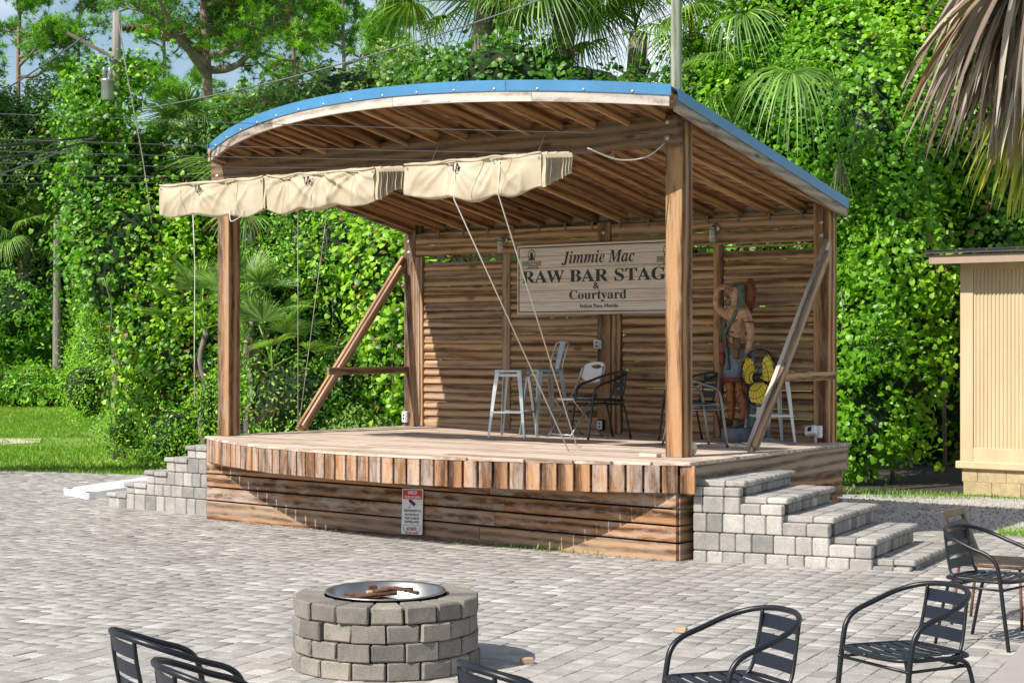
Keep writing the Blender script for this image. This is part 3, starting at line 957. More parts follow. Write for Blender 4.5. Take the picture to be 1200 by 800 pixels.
# the flank line from (3.43,15.34) towards the stage
ax, ay = 3.43, 15.36
dR = Vector((-1.75, .85)).normalized()
xsR = [0, .33, .71, 1.13, 1.52, 1.96]
bR = Vector((.437, .9)).normalized()
steps(st1, (ax, ay), dR, bR, xsR, zsR, 0., 1.5)
st2 = empty('stone_steps', 'grey block steps at the stage left end beside the white game board', 'steps', (-4.3, 22.3, -.06))
dL = Vector((1.38, -1.10)).normalized()
steps(st2, (-4.95, 22.05), dL, Vector((.62, .78)), [0, .33, .70, 1.07, 1.44, 1.78], [.117, .255, .416, .589, .742], -.06, 1.3)

# ================================================================== FIRE PIT
pc = Vector((-.765, 10.88, 0)); PRo = .56; PRi = .375
pit_o = empty('fire_pit', 'round fire pit of grey wedge blocks with stainless steel rim', 'fire pit', pc)
def arcblock(a0, a1, r0, r1, z0, z1, c=.010, nseg=1):
    vs = []; fs = []
    prof = [(r0, z0), (r1 - c, z0), (r1, z0 + c), (r1, z1 - c), (r1 - c, z1), (r0, z1)]
    st = [(a0, 1), (a0 + c / r1, 0)] + [(a0 + (a1 - a0) * i / nseg, 0) for i in range(1, nseg)] + [(a1 - c / r1, 0), (a1, 1)]
    k = len(prof)
    for a, e in st:
        for j, (r, z) in enumerate(prof):
            rr = r - (c if (e and j in (2, 3)) else 0)
            zz = z + ((c * .6 if j in (0, 1, 2) else -c * .6) if e else 0)
            vs.append((rr * math.cos(a), rr * math.sin(a), zz))
    for i in range(len(st) - 1):
        for j in range(k): fs.append((i * k + j, i * k + (j + 1) % k, (i + 1) * k + (j + 1) % k, (i + 1) * k + j))
    fs += [tuple(range(k - 1, -1, -1)), tuple((len(st) - 1) * k + j for j in range(k))]
    return vs, fs
NB = 17
for k in range(4):
    off = (k % 2) * .5 + random.uniform(-.08, .08)
    z0 = k * .1085; z1 = z0 + .1055
    for i in range(NB):
        a0 = 2 * math.pi * (i + off) / NB; a1 = 2 * math.pi * (i + 1 + off) / NB
        gg = random.uniform(.005, .016)
        dr = random.gauss(0, .006)
        vs, fs = arcblock(a0 + gg, a1 - gg, PRi, PRo + dr, z0 + random.uniform(0, .002), z1 + random.uniform(-.002, .001), random.uniform(.005, .012))
        vs = [(x + random.gauss(0, .0018), y + random.gauss(0, .0018), z) for x, y, z in vs]
        put('stone_block', mesh('stone_block', vs, fs, M['pitstone']), pit_o, Matrix.Translation(pc))
ringm = MB(); ringm.lathe([(.29, .05), (.315, .30), (.33, .452), (.362, .458), (.366, .452), (.362, .448), (.336, .444), (.325, .30), (.30, .05)], 56)
put('steel_ring', ringm.done('steel_ring', M['steel'], True), pit_o, Matrix.Translation(pc) @ Matrix.Rotation(R(1.2), 4, 'X'))
dsk = MB(); dsk.lathe([(0, .30), (.15, .31), (.31, .29)], 24); put('ash_bed', dsk.done('ash_bed', M['ash'], True), pit_o, Matrix.Translation(pc))
logs = []
for i in range(9):
    a = random.uniform(0, math.pi); c = Vector((random.uniform(-.12, .12), random.uniform(-.1, .1), .36 + .012 * i))
    d = Vector((math.cos(a), math.sin(a), random.uniform(-.12, .12))) * random.uniform(.12, .24)
    o = put('firewood_stick', tubemesh([c - d, c + d * .2 + Vector((0, 0, .01)), c + d], [.012, .014, .009], M['char'] if i % 3 else M['dirtywood'], 6), None, Matrix.Translation(pc))
    tag(o, 'charred brown stick of firewood lying across the ash in the fire pit', 'firewood', 'firewood sticks in the fire pit')
o = put('firewood_block', cbox(.05, .05, .09, M['char'], .004), None, Matrix.Translation(pc + Vector((-.09, .13, .42))) @ Matrix.Rotation(.3, 4, 'Z'))
tag(o, 'rust-brown upright wood stub standing at the back of the fire pit', 'firewood')
# offcuts
for (x, y, a, lab) in ((.09, 10.93, .3, 'small tan wood offcut lying on the pavers just right of the fire pit'), (1.14, 12.1, -.4, 'small tan wood offcut lying on the pavers beyond the nearest central chair')):
    o = put('wood_offcut', cbox(.075, .05, .035, M['dirtywood'], .003), None, Matrix.Translation((x, y, .018)) @ Matrix.Rotation(a, 4, 'Z'))
    tag(o, lab, 'wood offcut')

# ================================================================== SIGN ON THE BACK WALL
sg = empty('stage_sign', 'wide wood-print banner sign with black border and stage name on the back wall', 'sign', S(3.2, 3.02, 2.28))
sw, shh = 2.42, .845
SGV = 3.055
sbo = put('sign_board', mesh('sign_board', *cbox_data(sw, .02, shh, .003), M['signboard']), sg, SM(3.2, SGV, 2.705))
fr = MB()
b1 = .028
for zc in (-1, 1): fr.box((0, -.0118, zc * (shh / 2 - .035)), (sw - .05, .002, .013))
for xc in (-1, 1): fr.box((xc * (sw / 2 - .03), -.0118, 0), (.013, .002, shh - .057))
put('border', fr.done('border', M['letter']), sbo, SM(3.2, SGV, 2.705))
def sgtext(s, x, z, w, h, style='b', bold=0., m=M['letter']):
    me = textmesh(s, m, w, h, .001, bold, style)
    put('lettering', me, sbo, SM(3.2, SGV - .012, 2.705) @ Matrix.Translation((x, 0, z)))
sgtext('Jimmie Mac', .0, .245, 1.06, .165, 'bi')
sgtext('RAW BAR STAGE', .01, .035, 2.28, .148, 'b', .004)
sgtext('&', -.02, -.085, .085, .075, None, .01)
sgtext('Courtyard', .0, -.205, .83, .135, 'b')
sgtext('Indian Pass, Florida', .02, -.325, .56, .05, 'b')
for xo in (-1, 1):
    x = xo * .985
    sgtext('INDIAN PASS', x, .195, .29, .036, 'b')
    sgtext('RAW BAR', x + .02, .148, .16, .02, 'b')
    em = MB()
    for zc in (.170, .222): em.box((x, -.0008, zc), (.30, .0012, .006))
    em.box((x, -.0008, .130), (.26, .0012, .004))
    # round emblem over a dark mound
    ring = []
    for i in range(20):
        a = 2 * math.pi * i / 20; ring.append(Vector((x + .052 * math.cos(a), -.001, .30 + .062 * math.sin(a))))
    em.tube(ring + [ring[0]], .0035, 4, False)
    em.add([(x - .06, -.001, .236), (x + .06, -.001, .236), (x + .035, -.001, .262), (x + .012, -.001, .268), (x - .03, -.001, .258)], [(0, 1, 2, 3, 4)])
    em.add([(x - .02, -.001, .262), (x + .02, -.001, .262), (x + .026, -.001, .30), (x + .008, -.001, .335), (x - .014, -.001, .33), (x - .024, -.001, .30)], [(0, 1, 2, 3, 4, 5)])
    put('emblem', em.done('emblem', M['letter']), sbo, SM(3.2, SGV - .0125, 2.705))

# camera warning sign leaning on the base
cs = empty('warning_sign', 'small white surveillance sign with red header fixed low on the stage front', 'sign', S(2.62, -.49, 0))
u_s = 2.55
# find the point of the base line seen at the sign
tcs = (3.0 - BR[0]) / (BL[0] - BR[0])
pb_ = base(tcs)
csM = SM(pb_[0], pb_[1] - .045, .235) @ Matrix.Rotation(math.atan2(-(BL[1] - BR[1]), BL[0] - BR[0]), 4, 'Z') @ Matrix.Rotation(R(-2), 4, 'Y') @ Matrix.Rotation(R(-4), 4, 'X')
spl = put('sign_plate', mesh('sign_plate', *cbox_data(.30, .004, .46, .001), M['signwhite']), cs, csM)
put('red_header', mesh('red_header', *cbox_data(.275, .001, .095), M['red']), cs, csM @ Matrix.Translation((0, -.0026, .172)))
def cst(s, z, w, h, m=M['letter'], bold=.02, x=0):
    put('lettering', textmesh(s, m, w, h, .0004, bold), spl, csM @ Matrix.Translation((x, -.0036, z)))
cst('SMILE!', .192, .13, .036, M['signwhite'], .03)
cst("YOU'RE ON CAMERA", .145, .245, .027, M['signwhite'], .03)
cst('THIS PROPERTY IS', .008, .25, .024); cst('PROTECTED BY', -.032, .205, .024)
cst('VIDEO & AUDIO', -.068, .215, .024); cst('SURVEILLANCE', -.103, .21, .024)
cst('SECURITY', -.177, .15, .03, M['red'], .03); cst('850-872-4848', -.215, .18, .02, M['red'], .02)
cm = MB()
Mc = Matrix.Translation((-.0, -.0034, .085)) @ Matrix.Rotation(R(32), 4, 'Y')
cm.box((0, 0, .0), (.085, .0008, .03), Mc); cm.box((.01, 0, .018), (.095, .0008, .009), Mc); cm.box((-.05, 0, .0), (.02, .0008, .02), Mc)
cm.box((-.03, -.0034, .055), (.006, .0008, .04)); cm.box((-.045, -.0034, .04), (.03, .0008, .006))
put('camera_symbol', cm.done('camera_symbol', M['letter']), spl, csM)
sh_ = MB()
for x0_ in (-.085, .085):
    pts = [Vector((x0_ + .035 * math.cos(a), -.0034, -.165 + .035 * math.sin(a))) for a in np.linspace(0, 2 * math.pi, 13)]
    sh_.tube(pts, .0022, 4, False)
pts = [Vector((.03 * math.cos(a), -.0034, -.145 + .018 * math.sin(a))) for a in np.linspace(0, 2 * math.pi, 13)]
sh_.tube(pts, .002, 4, False)
put('blue_emblem', sh_.done('blue_emblem', M['blueprint']), cs, csM)

# ================================================================== WALL LAMPS, OUTLETS, FLOODLIGHT
def jelly(u, v, z, lab):
    t = empty('wall_lamp', lab, 'lamp', S(u, v, z))
    mm = SM(u, v, z)
    b = MB(); b.tube([(0, 0, .03), (0, -.02, .03)], [.055, .05], 14); b.tube([(0, -.02, .03), (0, -.07, .03), (0, -.085, .01)], [.022, .022, .03], 10)
    put('lamp_base', b.done('lamp_base', M['galv'], True), t, mm)
    b = MB(); b.lathe([(.0, .012), (.042, .01), (.048, 0), (.045, -.012), (.034, -.012)], 14, Matrix.Translation((0, -.085, .0)))
    put('lamp_cap', b.done('lamp_cap', M['galv'], True), t, mm)
    b = MB(); b.lathe([(.030, -.01), (.036, -.04), (.034, -.10), (.022, -.125), (0, -.13)], 14, Matrix.Translation((0, -.085, 0)))
    put('glass_jar', b.done('glass_jar', M['glass'], True), t, mm)
    b = MB()
    for k in range(4):
        a = k * math.pi / 4 * 2 + .4
        b.tube([(.04 * math.cos(a), -.085 + .04 * math.sin(a), -.01), (.042 * math.cos(a), -.085 + .042 * math.sin(a), -.10), (.02 * math.cos(a), -.085 + .02 * math.sin(a), -.14)], .003, 4)
    for zz in (-.05, -.1): b.tube([Vector((.042 * math.cos(a), -.085 + .042 * math.sin(a), zz)) for a in np.linspace(0, 2 * math.pi, 13)], .003, 4)
    put('wire_cage', b.done('wire_cage', M['galv'], True), t, mm)
jelly(4.65, 3.108, 3.18, 'caged jar lamp on the top beam left of the stage sign')
jelly(1.60, 3.108, 3.20, 'caged jar lamp on the top beam between the sign and the right corner')
def outlet(u, v, z, lab, m, w=.08, h=.12, d=.05, name='outlet_box'):
    t = empty(name, lab, 'outlet', S(u, v, z))
    mm = SM(u, v - d / 2, z)
    put('box', mesh('box', *cbox_data(w, d, h, .006), M[m]), t, mm)
    put('cover', mesh('cover', *cbox_data(w * .78, .008, h * .75, .003), M['galv' if m == 'galv' else 'whiteplastic']), t, mm @ Matrix.Translation((0, -d / 2 - .004, 0)))
    for z_ in (-.02, .02):
        put('socket', mesh('socket', *cbox_data(.028, .004, .022, .002), M['black']), t, mm @ Matrix.Translation((0, -d / 2 - .0095, z_)))
outlet(3.20, 3.085, 1.93, 'square grey metal switch box on the centre post of the back wall', 'galv', .11, .11)
outlet(3.16, 3.085, .985, 'black outlet box low on the centre post with white sockets', 'black', .085, .13)
outlet(6.27, 3.095, 1.0, 'white outlet box low on the rear left post', 'whiteplastic', .08, .14)
outlet(6.2, .27, .98, 'grey outlet box behind the foot of the front left post', 'galv', .07, .13, .06)
fl = empty('floodlight', 'small white floodlight box on a short stem at the rear right corner of the deck', 'floodlight', S(.28, 3.0, DK))
mm = SM(.28, 3.0, DK)
put('stem', tubemesh([(0, 0, 0), (0, 0, .07)], .014, M['whiteplastic']), fl, mm)
put('back_box', mesh('b', *cbox_data(.08, .06, .13, .008), M['whiteplastic']), fl, mm @ Matrix.Translation((.03, .0, .12)))
hd = put('lamp_head', mesh('b', *cbox_data(.13, .07, .10, .01), M['whiteplastic']), fl, mm @ Matrix.Translation((-.015, -.07, .13)) @ Matrix.Rotation(R(-12), 4, 'Y') @ Matrix.Rotation(R(-25), 4, 'X'))
put('sensor_window', mesh('b', *cbox_data(.045, .006, .05, .002), M['black']), fl, MW[hd] @ Matrix.Translation((0, -.037, .005)))
# junk by the front right post
o = put('loose_plank', cbox(.20, .09, .035, M['deck_wood']), None, SM(.30, -.08, DK + .0185)); tag(o, 'short pale plank lying on the deck at the foot of the front right post', 'plank')
rb = MB(); rb.tube([(0, -.02, 0), (0, .02, 0)], [.068, .068], 20)
rp = empty('cable_reel', 'small pale round reel standing behind the front right post', 'reel', S(-.035, .30, DK))
put('rim', rb.done('rim', M['creampaint'], True), rp, SM(.085, .27, DK + .07) @ Matrix.Rotation(R(70), 4, 'Z'))
rb = MB(); rb.tube([(0, -.03, 0), (0, .03, 0)], [.03, .03], 16)
put('hub', rb.done('hub', M['galv'], True), rp, SM(.085, .27, DK + .07) @ Matrix.Rotation(R(70), 4, 'Z'))

# ================================================================== CHAIRS
def bistro(lab, group, loc, az, fm=M['black'], sm=M['slatblack']):
    t = empty('bistro_chair', lab, 'chair', loc, R(az), group)
    r = .0135
    half = [(.27, .262, 0), (.235, .262, .25), (.205, .262, .47), (.18, .264, .555), (.12, .268, .605), (.0, .272, .645), (-.12, .255, .69), (-.205, .195, .722), (-.255, .10, .738), (-.27, 0, .74)]
    path = half + [(x, -y, z) for x, y, z in reversed(half[:-1])]
    putl('arm_hoop', tubemesh(smooth_path(path, 5), r, fm, 10), t)
    ring = [(.265, 0, .43), (.255, .15, .432), (.215, .232, .435), (.12, .25, .433), (-.12, .235, .43), (-.19, .20, .43), (-.21, .10, .43), (-.21, 0, .43)]
    ring = ring + [(x, -y, z) for x, y, z in reversed(ring[:-1])]
    putl('seat_frame', tubemesh(smooth_path(ring, 4), .0105, fm, 8), t)
    for s in (-1, 1):
        putl('back_stile', tubemesh(smooth_path([(-.11, s * .19, .425), (-.16, s * .172, .43), (-.19, s * .162, .47), (-.212, s * .155, .56), (-.228, s * .15, .65), (-.236, s * .145, .728)], 4), .0095, fm, 7), t)
        putl('leg', tubemesh(smooth_path([(-.05, s * .235, .415), (-.13, s * .24, .41), (-.175, s * .245, .34), (-.25, s * .25, 0)], 4), .0115, fm, 8), t)
        putl('side_bar', tubemesh([(.235, s * .262, .385), (-.15, s * .238, .385)], .008, fm, 6), t)
    for xx in (.225, -.14): putl('cross_bar', tubemesh([(xx, -.25, .385), (xx, .25, .385)], .008, fm, 6), t)
    for k, z in enumerate((.51, .595, .68)):
        mb = MB(); n = 6
        x = -.190 - .045 * (z - .5) / .2
        for i in range(n + 1):
            y = -.158 + .316 * i / n; xx = x - .008 * math.cos(y / .158 * math.pi / 2)
            mb.v += [(xx, y, z - .031), (xx - .009, y, z + .031), (xx - .012, y, z + .031), (xx - .003, y, z - .031)]
        for i in range(n):
            a = 4 * i; b = 4 * i + 4
            for q in range(4): mb.f.append((a + q, a + (q + 1) % 4, b + (q + 1) % 4, b + q))
        mb.f += [(3, 2, 1, 0), (4 * n, 4 * n + 1, 4 * n + 2, 4 * n + 3)]
        putl('back_slat', mb.done('back_slat', sm), t)
    for i in range(6):
        x = .205 - i * .07; wd = .45 - .012 * i
        mb = MB(); n = 4
        for j in range(n + 1):
            y = -wd / 2 + wd * j / n; z = .441 - .012 * (1 - (2 * j / n - 1) ** 2)
            mb.v += [(x - .026, y, z), (x + .026, y, z), (x + .026, y, z - .003), (x - .026, y, z - .003)]
        for j in range(n):
            a = 4 * j; b = a + 4
            for q in range(4): mb.f.append((a + q, b + q, b + (q + 1) % 4, a + (q + 1) % 4))
        mb.f += [(0, 1, 2, 3), (4 * n + 3, 4 * n + 2, 4 * n + 1, 4 * n)]
        putl('seat_slat', mb.done('seat_slat', sm), t)
    return t
G1 = 'black bistro chairs on the patio'
ch = bistro('black bistro armchair seen whole at lower right with its seat slats showing', G1, (1.96, 8.86, 0), 207)
def chair_copy(lab, group, loc, az):
    c = copy_tree(ch, None, Matrix.LocRotScale(Vector(loc), Euler((0, 0, R(az))), None)); c['label'] = lab; c['group'] = group; return c
chair_copy('black bistro armchair at the bottom edge right of centre, nearest the fallen offcut', G1, (1.0, 8.03, 0), 205)
chair_copy('black bistro armchair at the right edge in front of the rusty mesh chair', G1, (3.10, 11.68, 0), -42)
chair_copy('black bistro armchair at lower left, the farther of the overlapping pair', G1, (-1.42, 7.62, 0), 30)
chair_copy('black bistro armchair at lower left, the nearer of the overlapping pair', G1, (-1.09, 6.86, 0), 24)
chair_copy('black bistro armchair showing only its top rail at the bottom edge by the fire pit', G1, (.075, 6.84, 0), 28)
G2 = 'bistro chairs on the stage'
p = S(2.60, 2.30, DK); chair_copy('black bistro armchair on the stage in front of the centre post', G2, tuple(p), 200)
p = S(1.50, 2.45, DK); chair_copy('black bistro armchair on the stage half hidden behind the front right post', G2, tuple(p), 200)
p = S(.93, 1.62, DK); bistro('silvery aluminium bistro armchair on the stage by the front right post', G2, tuple(p), 15, M['darkchrome'], M['slatblack'])

# metal stools
def legpart(x, y, top, m):
    """tapering angle-iron leg from under the seat corner to a splayed foot"""
    sx = 1 if x > 0 else -1; sy = 1 if y > 0 else -1
    vs = []; fs = []
    lv = [(0, .155, .052), (.3, .18, .045), (.7, .205, .032), (1, .225, .024)]
    for f, r, w in lv:
        z = top * (1 - f); a = r
        vs += [(sx * a, sy * (a - w), z), (sx * a, sy * a, z), (sx * (a - w), sy * a, z), (sx * (a - w), sy * (a - .006), z), (sx * (a - .006), sy * (a - .006), z), (sx * (a - .006), sy * (a - w), z)]
    for i in range(3):
        for k in range(6): fs.append((6 * i + k, 6 * i + (k + 1) % 6, 6 * i + 6 + (k + 1) % 6, 6 * i + 6 + k))
    fs += [tuple(range(6)), tuple(range(23, 17, -1))]
    return mesh('leg', vs, fs, m)
def stool(lab, loc, rz, m, back=False, top=.76):
    t = empty('metal_stool', lab, 'stool', loc, rz)
    for x in (-1, 1):
        for y in (-1, 1): putl('leg', legpart(x, y, top - .01, m), t)
    putl('seat', mesh('seat', *cbox_data(.325, .325, .035, .012), m), t, Matrix.Translation((0, 0, top - .012)))
    for a in range(4):
        mm = Matrix.Rotation(a * math.pi / 2, 4, 'Z')
        putl('foot_rail', mesh('rail', *cbox_data(.012, .40, .022, .003), m), t, mm @ Matrix.Translation((.198, 0, top * .37)))
        putl('brace_rail', mesh('rail', *cbox_data(.006, .32, .03, .002), m), t, mm @ Matrix.Translation((.15, 0, top * .92)))
    if back:
        pth = smooth_path([(-.15, .15, top), (-.17, .16, top + .12), (-.22, .16, top + .27), (-.235, .12, top + .31), (-.24, 0, top + .32), (-.235, -.12, top + .31), (-.22, -.16, top + .27), (-.17, -.16, top + .12), (-.15, -.15, top)], 4)
        putl('back_hoop', tubemesh(pth, .009, m, 8), t)
        vs = []
        for i, (w, x, z) in enumerate(((.045, -.155, top), (.06, -.18, top + .12), (.075, -.235, top + .315))):
            vs += [(x, -w, z), (x, w, z), (x - .004, w, z), (x - .004, -w, z)]
        fs = []
        for i in range(2):
            for k in range(4): fs.append((4 * i + k, 4 * i + (k + 1) % 4, 4 * i + 4 + (k + 1) % 4, 4 * i + 4 + k))
        fs += [(0, 1, 2, 3), (11, 10, 9, 8)]
        putl('back_splat', mesh('splat', vs, fs, M['galv']), t)
    return t
p = S(3.60, 1.96, DK); stool('backless galvanised metal bar stool, leftmost seat on the stage', tuple(p), R(-20), M['galv'])
p = S(3.52, 2.45, DK); stool('galvanised metal bar stool with tall back behind the backless stool', tuple(p), R(205), M['galv'], True)
p = S(.72, 2.78, DK); stool('white metal stool behind the diagonal brace by the drum fan', tuple(p), R(10), M['whitepaint'], False, .78)

# folding chair
fc = empty('folding_chair', 'white folding chair with oval hole in its backrest and grey legs', 'chair', S(3.03, 2.40, DK), R(214))
for s in (-1, 1):
    y = s * .21
    putl('leg', tubemesh(smooth_path([(.24, y, 0), (.0, y, .33), (-.16, y, .58), (-.24, y * .93, .80)], 4), .011, M['galv'], 8), fc)
    putl('leg', tubemesh(smooth_path([(-.24, y * .9, 0), (.0, y * .9, .24), (.17, y * .9, .42)], 3), .011, M['galv'], 8), fc)
putl('cross_bar', tubemesh([(.22, -.21, .03), (.22, .21, .03)], .008, M['galv'], 6), fc)
putl('cross_bar', tubemesh([(-.21, -.19, .03), (-.21, .19, .03)], .008, M['galv'], 6), fc)
mb = MB(); n = 24
seat_v = []
for z in (.445, .425):
    for i in range(n):
        a = 2 * math.pi * i / n
        cx_, cy_ = math.cos(a), math.sin(a)
        e = 2.6
        seat_v.append((.205 * math.copysign(abs(cx_) ** (2 / e), cx_), .205 * math.copysign(abs(cy_) ** (2 / e), cy_), z - .006 * (cx_ ** 2) + .0))
putl('seat', mesh('seat', seat_v, [tuple(range(n)), tuple(range(2 * n - 1, n - 1, -1))] + [(i, n + i, n + (i + 1) % n, (i + 1) % n) for i in range(n)], M['whiteplastic']), fc)
# backrest with oval hole: ring of quads between hole and outline
vs = []; fs = []
for layer in (0, 1):
    for ring_ in range(2):
        for i in range(n):
            a = 2 * math.pi * i / n; ca, sa = math.cos(a), math.sin(a)
            if ring_ == 0: y, z = .215 * math.copysign(abs(ca) ** .75, ca), .735 + .115 * math.copysign(abs(sa) ** .8, sa)
            else: y, z = .10 * ca, .795 + .024 * sa
            x = -.225 - (z - .72) * .28 - .05 * math.cos(y / .22 * math.pi / 2) - layer * .012
            vs.append((x, y, z))
for layer in (0, 1):
    o_ = layer * 2 * n
    for i in range(n):
        q = (o_ + i, o_ + (i + 1) % n, o_ + n + (i + 1) % n, o_ + n + i); fs.append(q if layer == 0 else q[::-1])
for i in range(n):
    fs.append((i, 2 * n + i, 2 * n + (i + 1) % n, (i + 1) % n)); fs.append((n + i, n + (i + 1) % n, 3 * n + (i + 1) % n, 3 * n + i))
putl('backrest', mesh('backrest', vs, fs, M['whiteplastic'], False), fc)

# rusty mesh chair at the right edge
rc = empty('mesh_patio_chair', 'old brown resin-backed chair with mesh seat and rusty legs at the right edge', 'chair', (3.37, 12.5, 0), R(-32))
def perforated(w, h, th, nx, ny, m, arc=0.):
    mb = MB(); dx = w / nx; dz = h / ny; bw = .28
    for i in range(nx + 1): mb.box((-w / 2 + i * dx, 0, 0), (dx * bw, th, h))
    for j in range(ny + 1): mb.box((0, .0005, -h / 2 + j * dz), (w, th * .9, dz * bw))
    return mb.done('mesh_panel', m)
bk = Matrix.Translation((-.25, 0, .605)) @ Matrix.Rotation(R(-22), 4, 'Y') @ Matrix.Rotation(R(90), 4, 'Z')
putl('back_mesh', perforated(.34, .22, .012, 9, 6, M['oldbrown']), rc, bk @ Matrix.Translation((0, 0, -.06)))
putl('back_band', mesh('b', *cbox_data(.40, .018, .05, .006), M['oldbrown']), rc, bk @ Matrix.Translation((0, 0, .075)))
putl('top_band', mesh('b', *cbox_data(.42, .024, .055, .01), M['ochre']), rc, bk @ Matrix.Translation((0, 0, .16)))
for s in (-1, 1):
    putl('back_post', mesh('b', *cbox_data(.05, .022, .38, .006), M['oldbrown']), rc, bk @ Matrix.Translation((s * .19, 0, -.01)))
    putl('leg', tubemesh([(-.2, s * .2, .42), (-.25, s * .21, 0)], .011, M['rust'], 8), rc)
    putl('leg', tubemesh([(.22, s * .2, .42), (.24, s * .21, 0)], .011, M['rust'], 8), rc)
    putl('side_rail', tubemesh([(-.22, s * .22, .42), (.24, s * .22, .42)], .011, M['rust'], 8), rc)
putl('front_rail', tubemesh([(.24, -.22, .42), (.24, .22, .42)], .011, M['rust'], 8), rc)
putl('seat_mesh', perforated(.46, .44, .01, 14, 13, M['oldbrown']), rc, Matrix.Translation((.01, 0, .44)) @ Matrix.Rotation(R(90), 4, 'X'))

# stone-look table cut by the lower right corner
tb = empty('patio_table', 'pale square-edged tabletop cutting the lower right corner of the view', 'table', (2.55, 6.75, 0))
dv = Vector((.61, 1.41, 0)).normalized()
mt = Matrix.Translation((1.80 + .36 + .06, 6.82 - .15, 0)) @ Matrix.Rotation(math.atan2(dv.y, dv.x), 4, 'Z')
put('tabletop', mesh('t', *cbox_data(2.6, .76, .03, .006), M['tabletop']), tb, mt @ Matrix.Translation((.0, 0, .725)))
for x in (-1.1, 1.1):
    for y in (-.3, .3): put('leg', cbox(.05, .05, .71, M['black']), tb, mt @ Matrix.Translation((x, y, .355)))

# ================================================================== DRUM FAN
fan = empty('pedestal_fan', 'round caged pedestal fan with three yellow blades beside the carved figure', 'fan', S(.62, 2.35, DK), 0)
fpos = S(.60, 2.38, DK)
fdir = Vector((-.83, -.56, 0)).normalized()      # the way it blows
fx = Vector((-fdir.y, fdir.x, 0))
FM = Matrix((fx, -fdir, Vector((0, 0, 1)))).transposed().to_4x4(); FM.translation = fpos + Vector((0, 0, 0))
# cage, axis along local y
fc_z = .70
def put_f(name, mb, m, sm=True): return put(name, mb.done(name, m, sm), fan, FM)
cg = MB()
for sgn in (-1, 1):
    for r, y in ((.30, 0), (.29, sgn * .05), (.22, sgn * .075), (.14, sgn * .085), (.06, sgn * .09)):
        cg.tube([Vector((r * math.cos(a), y, fc_z + r * math.sin(a))) for a in np.linspace(0, 2 * math.pi, 41)], .0035 if r < .3 else .007, 5)
    for k in range(26):
        a = 2 * math.pi * k / 26
        cg.tube([Vector((r * math.cos(a + tw), y, fc_z + r * math.sin(a + tw))) for r, y, tw in ((.05, sgn * .09, .25), (.15, sgn * .085, .12), (.25, sgn * .07, .03), (.30, 0, 0))], .0022, 4)
put_f('cage', cg, M['black'])
cg = MB(); cg.tube([(0, -.06, fc_z), (0, .06, fc_z)], .05, 16); cg.tube([(0, .06, fc_z), (0, .2, fc_z)], [.075, .06], 16); put_f('motor', cg, M['black'])
for k in range(3):
    a0 = R(32 + 120 * k); vs = []; fs = []
    nr = 6
    for i in range(nr + 1):
        r = .055 + .215 * i / nr
        wv = R(34 + 14 * math.sin(math.pi * min(1, i / nr * 1.1)) - (8 if i == nr else 0))
        for s in (-1, 0, 1):
            a = a0 + s * wv + .1 * i / nr
            vs.append((r * math.cos(a), -.01 + s * .03, fc_z + r * math.sin(a)))
    for i in range(nr):
        for q in (0, 1): fs.append((3 * i + q, 3 * i + q + 1, 3 * i + 4 + q, 3 * i + 3 + q))
    b = MB(); b.v = vs; b.f = fs
    put_f('blade', b, M['yellow'])
cg = MB(); cg.tube([(0, .13, fc_z - .02), (0, .13, .05)], .022, 12); put_f('pole', cg, M['galv'])
cg = MB(); cg.lathe([(0, .07), (.04, .065), (.08, .04), (.23, .022), (.30, .012), (.305, 0)], 32, Matrix.Translation((0, .13, 0))); put_f('base', cg, M['concrete'])

# ================================================================== CARVED FIGURE
def skin(name, nodes, edges, m, sub=2):
    me = bpy.data.meshes.new(name)
    me.from_pydata([n[:3] for n in nodes], edges, [])
    o = bpy.data.objects.new(name, me); C.objects.link(o)
    md = o.modifiers.new('s', 'SKIN'); md.use_smooth_shade = True
    for i, n in enumerate(nodes):
        r = n[3]; o.data.skin_vertices[0].data[i].radius = (r, n[4] if len(n) > 4 else r)
        o.data.skin_vertices[0].data[i].use_root = (i == 0)
    s = o.modifiers.new('d', 'SUBSURF'); s.levels = sub; s.render_levels = sub
    dg = bpy.context.evaluated_depsgraph_get()
    out = bpy.data.meshes.new_from_object(o.evaluated_get(dg))
    bpy.data.objects.remove(o); out.name = name
    out.materials.clear()
    for x in (m if isinstance(m, list) else [m]): out.materials.append(x)
    out.polygons.foreach_set('use_smooth', [True] * len(out.polygons))
    return out
def paint(name, c, var=.25, rough=.55): return flat(name, c, rough, 0, .5, var, nscale=16)
M['skinp'] = paint('carved_tan_paint', (.42, .235, .135), .5)
M['legp'] = paint('orange_leather_paint', (.27, .085, .02), .5)
M['greenp'] = paint('dull_green_paint', (.075, .10, .075), .5)
M['bluep'] = paint('faded_blue_paint', (.13, .17, .22), .35)
M['redp'] = paint('dark_red_paint', (.15, .018, .02), .5)
M['featherp'] = paint('feather_paint', (.19, .075, .02), .5)
M['darkp'] = paint('dark_shoe_paint', (.05, .055, .065), .4)
M['brownp'] = paint('brown_paint', (.15, .07, .035), .5)
M['stoneb'] = flat('blue_grey_stone', (.13, .14, .16), .9, 0, .6, .4, nscale=10)
stt = empty('carved_statue', 'life-size painted wooden carving of a man shading his eyes with one hand', 'statue', S(1.03, 2.62, DK))
# figure faces towards -v turned slightly left; local: x = screen right (-u), y = back
STM = SM(1.03, 2.62, DK) @ Matrix.Rotation(R(-16), 4, 'Z') @ Matrix.Diagonal((.88, .92, 1.0, 1.0))
H0 = .16
def H(z): return H0 + z
